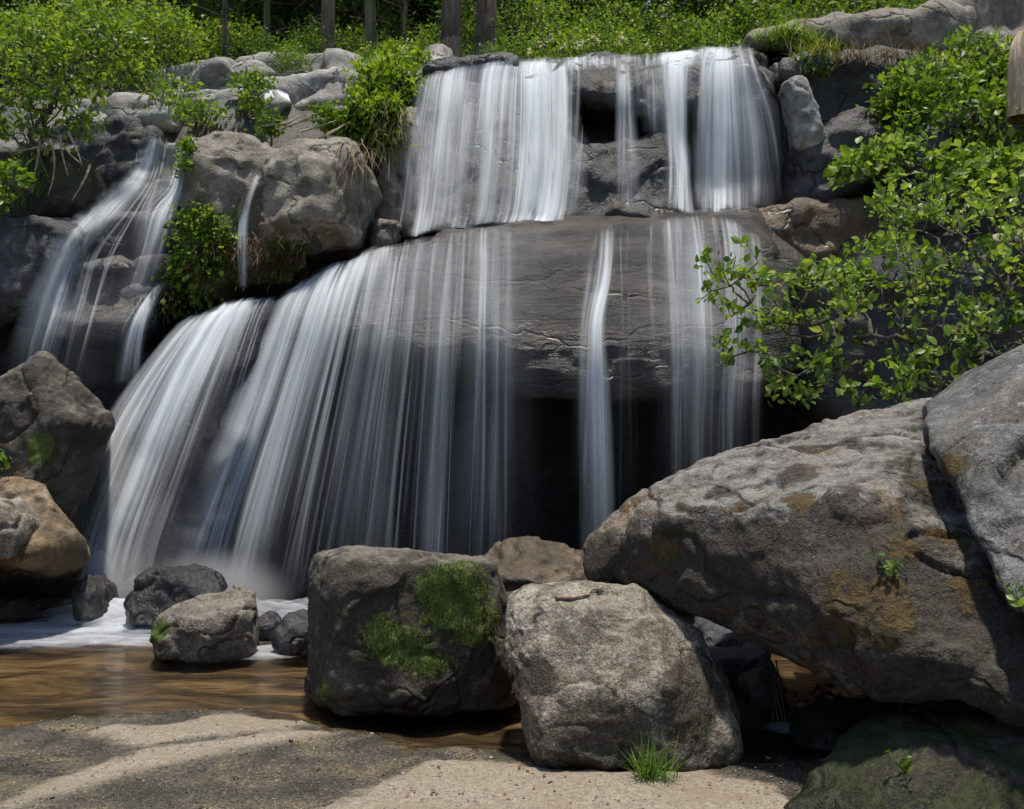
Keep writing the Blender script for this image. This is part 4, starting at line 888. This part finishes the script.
tuft('ivy', 'dark green creeper trailing along the wet ledge under the bush', 'creeper', [a_[0] for a_ in spots([(838, 158), (895, 148), (900, 168), (845, 180)], 30)], 200, .16, .02, 'shrub', .9, .06)
# --- left shrub with visible stems
sb = hit(45, 172)[0] or P(45, 172, 11)
shrub('shrub', 'tall thin stemmed shrub over exposed roots at the left', 'shrub', sb, [PB(30, 60, 11.0, .45, .5, .5, 2), PB(70, 40, 11.2, .5, .5, .4, 2), PB(20, 115, 10.9, .4, .4, .4, 1.6), PB(80, 95, 11.1, .3, .4, .4, 1), PB(110, 40, 11.4, .35, .4, .25, 1), PB(55, 120, 11, .4, .4, .25, 1)], 620, 'yellowgreen', .07, 7, r0=.035, spread=.08)
shrub('shrub', 'small leafy plants at the left edge below the tall shrub', 'shrub', P(8, 215, 10.6), [PB(5, 175, 10.5, .22, .25, .18, 1), PB(-5, 200, 10.5, .2, .2, .12, 1), PB(22, 185, 10.5, .12, .2, .1, .5)], 60, 'shrub', .085, 6, r0=.012, tmpl=LEAF_NEAR)
ge_ = [a_[0] for a_ in spots([(25, 160), (45, 155), (50, 210), (20, 210)], 40)]
if ge_: tuft('grass_tuft', 'long drooping grass on the dark bank below the left shrub', 'grass', ge_, 120, .38, .006, 'grass', .9)
# roots
rt = empty('exposed_roots', P(60, 150, 10.9)); tag(rt, 'pale bare roots hanging from the bank under the left shrub', 'roots')
for (a_, b_, c_) in [((50, 140), (60, 165), (48, 195)), ((58, 138), (66, 152), (80, 163)), ((60, 135), (60, 150), (68, 175)), ((40, 140), (38, 165), (30, 190)), ((68, 132), (76, 146), (82, 165)), ((90, 165), (86, 180), (72, 200)), ((45, 145), (30, 150), (10, 152))]:
    A, B_, C_ = P(*a_, 10.95), P(*b_, 10.8), P(*c_, 10.75); pr = A; r1 = .016; ed = []
    for k in range(1, 7):
        f = k / 6; pt = A * (1 - f) ** 2 + B_ * 2 * f * (1 - f) + C_ * f * f; ed.append((pr, pt, r1, r1 * .85)); r1 *= .85; pr = pt
    V, Fc = tubes(ed, 6); mesh_obj('root', V, Fc, M['deadwood'], parent=rt)
# --- cushions on the upper slabs
for (lab, bs_, bl, n_, mt_) in [
    ('bright fern cushion on the slabs above the left cascade', (195, 128), [PB(195, 112, 11.9, .33, .3, .14, 2), PB(160, 98, 12.2, .3, .3, .14, 1), PB(178, 88, 12.4, .3, .3, .1, 1)], 170, 'shrub'),
    ('round tuft of green plants beside the short white chute', (254, 116), [PB(252, 84, 12.1, .22, .25, .12, 1.5), PB(252, 102, 12.0, .17, .2, .16, 1)], 120, 'shrub'),
    ('small green and straw plant between the two water runs', (272, 132), [PB(270, 124, 11.5, .16, .2, .09, 1)], 60, 'understory'),
    ('leafy bush on the skyline left of the grey slabs', (120, 90), [PB(110, 62, 12.9, .5, .5, .35, 2), PB(140, 70, 12.9, .35, .4, .2, 1), PB(150, 30, 13.5, .6, .5, .4, 1.5)], 240, 'yellowgreen'),
    ('green plants at the left end of the bluff below the grass clump', (325, 130), [PB(325, 118, 11.6, .17, .2, .14, 1)], 70, 'shrub')]:
    h = hit(*bs_)[0]; shrub('shrub', lab, 'plants', h if h is not None else P(*bs_, 12), bl, n_, mt_, .06, 7, r0=.012, spread=.05)
# --- hanging clump beside the upper fall
hc = empty('grass_clump', P(385, 120, 11.5)); tag(hc, 'shaggy hanging clump of green plants and straw left of the upper fall', 'plants')
sp = spots([(340, 110), (352, 85), (385, 60), (425, 58), (424, 90), (405, 110), (390, 150), (352, 140)], 160)
ps = [a_[0] + a_[1] * .06 + rs.normal(size=3) * .08 for a_ in sp for q in range(22)]; dsx = [a_[1] * .6 + np.array([0, -.3, -.1]) for a_ in sp for q in range(22)]
V, Fc, r_ = leaves(ps, dsx, .075, LEAF_FAR, up=.5); mesh_obj('foliage', V, Fc, M['yellowgreen'], parent=hc, smooth=False, attrs={'rnd': r_})
bs = [a_[0] + rs.normal(size=3) * .05 for a_ in sp for q in range(3)]; V, Fc, r_ = blades(bs, [np.array([0, -.8, .7]) + rs.normal(size=3) * .5 for _ in bs], .34, .006, 'grass', 1.1)
mesh_obj('grass_blades', V, Fc, M['grass'], parent=hc, smooth=False, attrs={'rnd': r_})
sp2 = spots([(340, 130), (360, 135), (395, 90), (415, 80), (405, 120), (385, 165), (352, 165)], 90)
bs = [a_[0] + rs.normal(size=3) * .04 for a_ in sp2 for q in range(4)]; V, Fc, r_ = blades(bs, [np.array([0, -.6, -.1]) + rs.normal(size=3) * .3 for _ in bs], .42, .005, 'straw', 1.6)
mesh_obj('dead_straw', V, Fc, M['straw'], parent=hc, smooth=False, attrs={'rnd': r_})
# --- hanging plants on the bluff
hp = empty('hanging_plants', P(205, 270, 10.5)); tag(hp, 'mossy plants clinging to the foot of the tan bluff', 'plants')
sp = spots([(182, 215), (225, 212), (232, 250), (215, 285), (185, 300), (160, 310), (172, 260)], 90, T_CLIFF)
ps = [a_[0] + a_[1] * .05 + rs.normal(size=3) * .06 for a_ in sp for q in range(16)]; dsx = [a_[1] + np.array([0, -.2, -.4]) for a_ in sp for q in range(16)]
V, Fc, r_ = leaves(ps, dsx, .06, LEAF_FAR, up=.5); mesh_obj('foliage', V, Fc, M['shrub'], parent=hp, smooth=False, attrs={'rnd': r_})
sp = spots([(165, 260), (230, 240), (300, 232), (312, 255), (250, 285), (200, 310), (160, 318)], 160, T_CLIFF)
bs = [a_[0] + a_[1] * .02 + rs.normal(size=3) * .03 for a_ in sp for q in range(5)]; V, Fc, r_ = blades(bs, [np.array([0, -.7, .1]) + rs.normal(size=3) * .4 for _ in bs], .17, .006, 'straw', 1.3)
mesh_obj('dead_straw', V, Fc, M['litter'], parent=hp, smooth=False, attrs={'rnd': r_})
sp = spots([(188, 145), (193, 140), (194, 165), (184, 178)], 25, T_CLIFF)
if sp:
    V, Fc, r_ = leaves([a_[0] + a_[1] * .03 + rs.normal(size=3) * .03 for a_ in sp for q in range(12)], [a_[1] for a_ in sp for q in range(12)], .05, LEAF_FAR); tag(mesh_obj('moss_patch', V, Fc, M['shrub'], smooth=False, attrs={'rnd': r_}), 'strip of green moss in the notch where the narrow stream starts', 'moss')
# --- grass on the top slab, plant under it
sp = spots([(752, 40), (790, 30), (830, 45), (835, 58), (790, 52), (755, 48)], 140, T_CLIFF)
tuft('grass_strip', 'fresh grass growing along the edge of the skyline slab', 'grass', [a_[0] for a_ in sp], 900, .17, .006, 'yellowgreen', .5, .06)
sp = spots([(800, 50), (880, 52), (960, 60), (950, 75), (860, 66), (800, 60)], 60)
tuft('dry_grass', 'dry grass and litter under the long skyline slab', 'grass', [a_[0] for a_ in sp], 420, .2, .006, 'straw', 1.2, .08)
sp = spots([(790, 60), (830, 60), (828, 82), (800, 75)], 20)
if sp: tuft('grass_tuft', 'green grass hanging above the leaning pillar stone', 'grass', [a_[0] for a_ in sp], 120, .28, .007, 'grass', 1.2, .06)

# --- hillside: understory shrubs and trees
protos = []
for k, (mt_, sz) in enumerate([('understory', .085), ('shrub', .08), ('yellowgreen', .075)]):
    protos.append(shrub('understory_shrub', 'x', 'shrub', (0, 30 + k, -20), [(np.array([0, 30 + k, -19.2]), (.8, .7, .7), 2), (np.array([.4, 30 + k, -18.8]), (.5, .5, .4), 1), (np.array([-.5, 30 + k, -18.9]), (.5, .5, .5), 1)], 190, mt_, sz, 12, r0=.02, spread=.13))
TG = bvh(GV.tolist(), [tuple(int(i) for i in f) for f in GF])
def gz(px_x, yy):
    r = TG.ray_cast(Vector((px_x, yy, 60)), Vector((0, 0, -1))); return r[0].z if r[0] is not None else 0
used = [False] * 3
LB = [['dark leafed shrub in the understory along the hilltop skyline', 'green shrub of the thicket behind the hilltop skyline', 'bright shrub in the light behind the hilltop skyline'],]
def put(k, px, Y, sc, dz=0.0):
    x_ = P(px, 40, Y).x
    o = protos[k] if not used[k] else copy_tree(protos[k]); used[k] = True
    o.location = (x_, Y, gz(x_, Y) - .1 + dz); o.rotation_euler = (0, 0, rs.uniform(0, 6.3)); o.scale = (sc, sc, sc * rs.uniform(.8, 1.15))
    o['label'] = LB[0][k]; o['group'] = ['dark understory shrubs on the hill', 'green understory shrubs on the hill', 'bright understory shrubs on the hill'][k]
for px in range(500, 920, 34): put(rs.choice([0, 1, 1, 2]), px + rs.uniform(-12, 12), rs.uniform(13.6, 14.6), rs.uniform(.45, .7))
for px in [q for q in range(-40, 1100, 62) if not 180 < q < 470]: put(rs.choice([0, 0, 1]), px + rs.uniform(-20, 20), rs.uniform(15.5, 18), rs.uniform(.8, 1.1))
for px in [q for q in range(-60, 1100, 80) if not 170 < q < 520]: put(rs.choice([0, 1, 2]), px + rs.uniform(-20, 20), rs.uniform(19, 23), rs.uniform(1.1, 1.6))
for px in (20, 70, 120, 160): put(2 if px > 60 else 1, px, 13.6, .8)
for px in (290, 375, 410, 455): put(1, px, 13.4 + rs.uniform(0, .5), .4)
for px in range(190, 480, 48): put(1, px + rs.uniform(-12, 12), rs.uniform(16.5, 19), rs.uniform(.6, .85))
for q in range(14): put(0, 170 + q * 25 + rs.uniform(-8, 8), rs.uniform(22, 30), rs.uniform(1.1, 1.7))
for bx, by, sc in ((-6.6, 10.2, 1.1), (-7.6, 11.4, 1.4), (-6.2, 8.2, .9), (-8.2, 9.2, 1.3), (6.2, 8.0, 1.2), (7.2, 9.6, 1.5)):
    o = copy_tree(protos[1]); o.location = (bx, by, gz(bx, by) - .1); o.scale = (sc, sc, sc)
    o['label'] = 'leafy shrub on the stream bank beside the falls'; o['group'] = 'shrubs on the stream banks'
# white flowers
ps = []
for px, py in [(540, 42), (552, 40), (563, 46), (577, 45), (582, 44), (592, 40), (596, 38), (618, 42), (622, 37), (648, 44), (410, 43), (404, 48), (381, 58), (530, 51)]:
    h = P(px, py, 13.2); 
    for q in range(14): ps.append(np.array(h) + rs.normal(size=3) * .025)
V, Fc, r_ = leaves(ps, rs.normal(size=(len(ps), 3)), .035, LEAF_FAR, up=.3)
tag(mesh_obj('flower_clusters', V, Fc, M['petal'], smooth=False, attrs={'rnd': r_}), 'white flower clusters scattered through the shrubs above the upper fall', 'flowers', kind='stuff')

def tree(label, px, Y, r, hgt, bark, crown, ncl, csz, lean=0.0, group=None, low=.18, cat='tree', tmpl=LEAF_THIN, wid=1.6):
    x_ = P(px, 40, Y).x; z_ = gz(x_, Y) - .2
    root = empty('pine_tree' if tmpl is LEAF_THIN else 'leafy_tree', (x_, Y, z_)); tag(root, label, cat, group)
    ed = []; pr = Vector((x_, Y, z_)); n = 14
    for k in range(1, n + 1):
        f = k / n; pt = Vector((x_ + lean * hgt * f + .05 * math.sin(f * 5 + px), Y + .05 * math.cos(f * 4 + px), z_ + hgt * f)); f0 = (k - 1) / n
        ed.append((pr, pt, r * (1 - f0 * .85) * (1.25 if k == 1 else 1), r * (1 - f * .85))); pr = pt
    V, Fc = tubes(ed, 12); mesh_obj('trunk', V, Fc, M[bark], parent=root)
    be, ps, dsx, rn = [], [], [], []
    for k in range(ncl):
        f = low + (1 - low) * (k + rs.uniform()) / ncl; an = rs.uniform(0, 6.28); ln = wid * (1.15 - f) * rs.uniform(.6, 1.1) + .25
        a_ = np.array([x_ + lean * hgt * f, Y, z_ + hgt * f]); d = np.array([math.cos(an), math.sin(an), -.12]); e_ = a_ + d * ln
        be.append((a_, e_, .022 + .01 * (1 - f), .006)); tone = rs.normal() * .2
        for q in range(int(34 * ln)):
            u = rs.uniform(.25, 1.05); ps.append(a_ + d * ln * u + rs.normal(size=3) * np.array([.22, .22, .12])); dsx.append(d * .7 + rs.normal(size=3) * .7); rn.append(np.clip(.45 + tone + .2 * rs.normal(), 0, 1))
    for k in range(9):
        h_ = rs.uniform(.6, 4.0); an = rs.uniform(0, 6.28); a_ = np.array([x_ + lean * h_, Y, z_ + h_]); d = np.array([math.cos(an), math.sin(an), rs.uniform(-.5, .5)]); l_ = rs.uniform(.5, 1.4)
        mid = a_ + d * l_ * .5 + rs.normal(size=3) * .08; be.append((a_, mid, .014, .009)); be.append((mid, a_ + d * l_ + rs.normal(size=3) * .15, .009, .003)); be.append((mid, mid + d * .3 + rs.normal(size=3) * .2, .006, .002))
    V, Fc = tubes(be, 4); mesh_obj('branches', V, Fc, M['twig'], parent=root)
    V, Fc, r_ = leaves(ps, dsx, csz, tmpl, up=.5, rnd=np.array(rn)); mesh_obj('crown', V, Fc, M[crown], parent=root, smooth=False, attrs={'rnd': r_})
    return root
tree('thick dark barked trunk near the middle of the skyline', 447, 15.2, .15, 13, 'bark', 'needle', 36, .2, .004, low=.6)
tree('tan barked trunk just right of the dark trunk', 484, 15.8, .16, 13, 'barktan', 'needle', 36, .2, low=.6)
tree('moss covered trunk left of the dark trunk', 374, 15.4, .09, 11, 'barkmoss', 'needle', 30, .2, -.01, low=.55)
tree('tan trunk rising behind the low domed slab', 331, 17.0, .12, 13, 'barktan', 'needle', 40, .2, low=.5)
tree('slender dark leaning sapling above the left slabs', 222, 15.5, .04, 8, 'bark', 'needle', 22, .2, .03, low=.4)
tree('dark forest trunk behind the thicket right of centre', 610, 21, .16, 14, 'bark', 'needle', 70, .24, low=.12)
tree('thin trunk deep in the thicket above the bright stream', 700, 20, .10, 12, 'bark', 'understory', 60, .16, low=.1, tmpl=LEAF_FAR)
proto_t = tree('dim conifer of the forest filling the hill behind', 200, 24, .14, 13, 'bark', 'needle', 120, .3, low=.02, group='forest conifers on the hill', wid=2.2)
proto_l = tree('leafy tree in the forest filling the hill behind', 560, 25, .13, 12, 'barktan', 'understory', 110, .17, low=.02, group='leafy forest trees on the hill', tmpl=LEAF_FAR, wid=2.2)
for q_ in ((265, 19, .07), (300, 22, .1), (405, 20, .08), (540, 19, .07), (575, 23, .1), (655, 22, .06), (165, 19, .06)):
    tree('thin trunk among the others in the shaded wood behind the skyline', q_[0], q_[1], q_[2], 12, 'barkmoss' if q_[0] % 2 else 'bark', 'needle', 40, .24, rs.normal() * .012, low=.14, group='thin trunks in the wood')
for k in range(56):
    Y = rs.uniform(20, 46); px = rs.uniform(-120, 1150); pr_ = proto_t if rs.uniform() < .6 else proto_l
    c = copy_tree(pr_); x_ = P(px, 40, Y).x; c.location = (x_, Y, gz(x_, Y) - .2); c.rotation_euler = (0, 0, rs.uniform(0, 6.28)); s_ = rs.uniform(.8, 1.25); c.scale = (s_, s_, s_)

# ------------------------------------------------------------------ small things in front
# moss cushions on the blocky boulder (fuzz of tiny blades), part of that boulder
def moss_fuzz(key, name, n, length, thr=.55):
    v, nn, mo, fc = ROCKS[key]; i = np.where(mo > thr)[0]
    if len(i) == 0: return
    i = i[mo[i] + .5 * fbm(v[i] * 14, 3) > thr]; pk = rs.choice(i, n); b_ = v[pk] + rs.normal(size=(n, 3)) * .006
    V, Fc, r_ = blades(b_, nn[pk] * .9 + rs.normal(size=(n, 3)) * .5, length, .0022, 'mossblade', .5, 2)
    r_ = np.clip(.5 + .55 * fbm(V * 9, 4) + .18 * (r_ - .5), 0, 1)
    o = [o for o in bpy.data.objects if o.get('label') == key][0]
    mesh_obj('moss', V, Fc, M['mossblade'], parent=o, smooth=False, attrs={'rnd': r_})
moss_fuzz('blocky dark boulder with bright green moss on its face', 'moss', 7000, .010, .5)
# grass tuft by the granite boulder
h = hit(652, 779)[0]
tuft('grass_tuft', 'small bright tuft of grass at the foot of the granite boulder', 'grass', [np.array(h)], 150, .15, .003, 'grass', .35, .035)
# little fern sprigs on rocks
def sprig(label, px, py, n, size, spread):
    h, nn = hit(px, py)
    ps = [np.array(h) + np.array(nn) * .03 + rs.normal(size=3) * spread for _ in range(n)]
    dsx = [np.array(nn) * .5 + rs.normal(size=3) * .7 + np.array([.2, 0, .2]) for _ in range(n)]
    root = empty('fern_sprig', h); tag(root, label, 'fern')
    V, Fc, r_ = leaves(ps, dsx, size, LEAF_NEAR, up=.4); mesh_obj('fronds', V, Fc, M['alder'], parent=root, smooth=False, attrs={'rnd': r_})
    V, Fc = tubes([(h, p, .0025, .0015) for p in ps], 4); mesh_obj('stem', V, Fc, M['grass'], parent=root)
sprig('little green fern growing from a crack in the middle of the slab', 893, 568, 22, .035, .03)
sprig('small green leaves on the slab at the right picture edge', 1020, 604, 14, .035, .03)
sprig('leaves growing low on the pointed boulder at the left edge', 8, 462, 20, .09, .07)
sprig('pale seedlings on the shaded rock in the bottom corner', 905, 772, 12, .03, .04)
# driftwood twig on the granite boulder
ed = []
pl = [(556, 600), (572, 600), (586, 597), (592, 592), (602, 590)]
pp = [hit(*q)[0] for q in pl]
if all(q is not None for q in pp):
    pp = [q + Vector((0, -.005, .012)) for q in pp]
    for k in range(4): ed.append((pp[k], pp[k + 1], .011 - .0015 * k, .0095 - .0015 * k))
    ed.append((pp[3], pp[3] + Vector((.03, 0, .02)), .006, .003)); ed.append((pp[2], pp[2] + Vector((.05, -.02, .008)), .006, .003))
    V, Fc = tubes(ed, 7); tag(mesh_obj('driftwood', V, Fc, M['deadwood']), 'pale forked twig lying on top of the granite boulder', 'twig')
# litter on the leaf strewn ledge and the sand
sp = spots([(795, 706), (830, 684), (846, 682), (838, 694), (808, 708)], 70); n_ = [a_[0] + a_[1] * .012 for a_ in sp for _ in range(3)]
if n_:
    V, Fc, r_ = leaves(n_, rs.normal(size=(len(n_), 3)) * np.array([1, 1, .2]), .05, LEAF_FAR, up=.9); tag(mesh_obj('leaf_litter', V, Fc, M['litter'], smooth=False, attrs={'rnd': r_}), 'reddish dead leaves heaped on the mossy ledge under the slab', 'leaf litter', kind='stuff')
sp = spots([(330, 790), (430, 765), (640, 772), (780, 785), (790, 805), (330, 805)], 90) + spots([(0, 720), (330, 740), (330, 800), (0, 805)], 60) + spots([(760, 735), (800, 740), (790, 760), (750, 760)], 40)
V, Fc, r_ = leaves([a_[0] + np.array([0, 0, .006]) for a_ in sp], rs.normal(size=(len(sp), 3)) * np.array([1, 1, .1]), .018, LEAF_FAR, up=1.2); tag(mesh_obj('leaf_litter', V, Fc, M['litter'], smooth=False, attrs={'rnd': r_}), 'specks of dead leaf scattered over the sand bars', 'leaf litter', kind='stuff')
# dead stalks by the trickle under the slab
rt = empty('dead_stalks', P(780, 728, 5.85)); tag(rt, 'thin dead stalks standing in the gap under the slab', 'stalks')
for (a_, b_) in [((784, 725), (765, 645)), ((788, 735), (776, 660)), ((780, 728), (772, 690)), ((772, 722), (779, 682))]:
    A, B_ = P(*a_, 5.85), P(*b_, 5.9); V, Fc = tubes([(A, B_, .006, .004)], 6); mesh_obj('stalk', V, Fc, M['twig'], parent=rt)
# debris branches by the chute
rt = empty('driftwood', P(300, 128, 11.35)); tag(rt, 'tangle of dead branches caught beside the short chute', 'branches')
for (a_, b_) in [((262, 126), (330, 118)), ((278, 130), (322, 112)), ((300, 132), (338, 120)), ((285, 124), (300, 116)), ((316, 140), (345, 124)), ((326, 136), (350, 122))]:
    A, B_ = P(*a_, 11.35), P(*b_, 11.4); V, Fc = tubes([(A, B_, .012, .006)], 6); mesh_obj('branch', V, Fc, M['deadwood'], parent=rt)
# broken pale stump at the right edge
A = P(1022, 118, 10.6)
tp = empty('broken_stump', A); tag(tp, 'broken pale stump standing at the upper right edge', 'stump')
bm = bmesh.new(); n = 14; lv = []
for k, hh in enumerate((0, .25, .5, .75)):
    lv.append([bm.verts.new(A + Vector((math.cos(2 * math.pi * j / n) * (.15 - .015 * k), math.sin(2 * math.pi * j / n) * (.15 - .015 * k), hh + (0 if k < 3 else .25 * rs.uniform(-.5, .6))))) for j in range(n)])
for k in range(3):
    for j in range(n): bm.faces.new((lv[k][j], lv[k][(j + 1) % n], lv[k + 1][(j + 1) % n], lv[k + 1][j]))
bm.faces.new(lv[3])
V = [tuple(q.co) for q in bm.verts]; bm.verts.index_update(); Fc = [tuple(q.index for q in f.verts) for f in bm.faces]; bm.free()
mesh_obj('trunk', V, Fc, M['deadwood'], parent=tp)
# fallen log behind the alder
A, B_ = P(985, 246, 8.6), P(1080, 222, 8.8); 
ed = [(A.lerp(B_, k / 6), A.lerp(B_, (k + 1) / 6), .07 + .008 * math.sin(k * 2), .07 + .008 * math.sin(k * 2 + 2)) for k in range(6)]
V, Fc = tubes(ed, 10); tag(mesh_obj('fallen_log', V, Fc, M['deadwood']), 'weathered log lying behind the alder at the right edge', 'log')

# pebbles of the wet gravel between the sand bars
bm = bmesh.new(); bmesh.ops.create_icosphere(bm, subdivisions=1, radius=1.0)
pv = np.array([tuple(q.co) for q in bm.verts]); bm.verts.index_update(); pf = np.array([[q.index for q in f.verts] for f in bm.faces]); bm.free()
n = 30000; gx = rs.uniform(-3.4, 2.6, n); gy = 4.2 + 2.6 * rs.uniform(size=n)
ix = np.clip(np.searchsorted(xs, gx), 0, nx - 1); iy = np.clip(np.searchsorted(ys, gy), 0, ny - 1); k_ = iy * nx + ix
keep = (grav[k_] > .5) & ((sand[k_] < rs.uniform(size=n) ** 2) | (rs.uniform(size=n) < .08)); gx, gy, k_ = gx[keep], gy[keep], k_[keep]; n = len(gx)
sz = .002 + .004 * rs.uniform(size=n) ** 3 + .008 * (rs.uniform(size=n) > .996)
an = rs.uniform(0, 6.28, n); ca, sa = np.cos(an), np.sin(an); sc_ = np.stack([sz * rs.uniform(.9, 1.6, n), sz, sz * .55], 1)
W = pv[None] * (1 + .18 * rs.normal(size=(n, len(pv), 1))) * sc_[:, None]
W = np.stack([W[..., 0] * ca[:, None] - W[..., 1] * sa[:, None], W[..., 0] * sa[:, None] + W[..., 1] * ca[:, None], W[..., 2]], -1) + np.stack([gx, gy, GV[k_, 2] + sz * .2], 1)[:, None]
Fp = (pf[None] + (np.arange(n) * len(pv))[:, None, None]).reshape(-1, 3)
m, N, L, out = newmat('pebble'); at = N('Attribute', attribute_name='rnd')
c = ramp(N, L, at.outputs['Fac'], [(0, (.03, .026, .02)), (.5, (.095, .08, .056)), (.85, (.18, .15, .105)), (1, (.36, .32, .26))]).outputs[0]
b = N('BsdfPrincipled'); L(c, b.inputs['Base Color']); b.inputs['Roughness'].default_value = .5; L(b.outputs[0], out.inputs[0])
tag(mesh_obj('gravel', W.reshape(-1, 3), Fp, m, attrs={'rnd': np.repeat(rs.uniform(size=n), len(pv))}), 'wet dark gravel around the sand bars', 'gravel', kind='stuff')
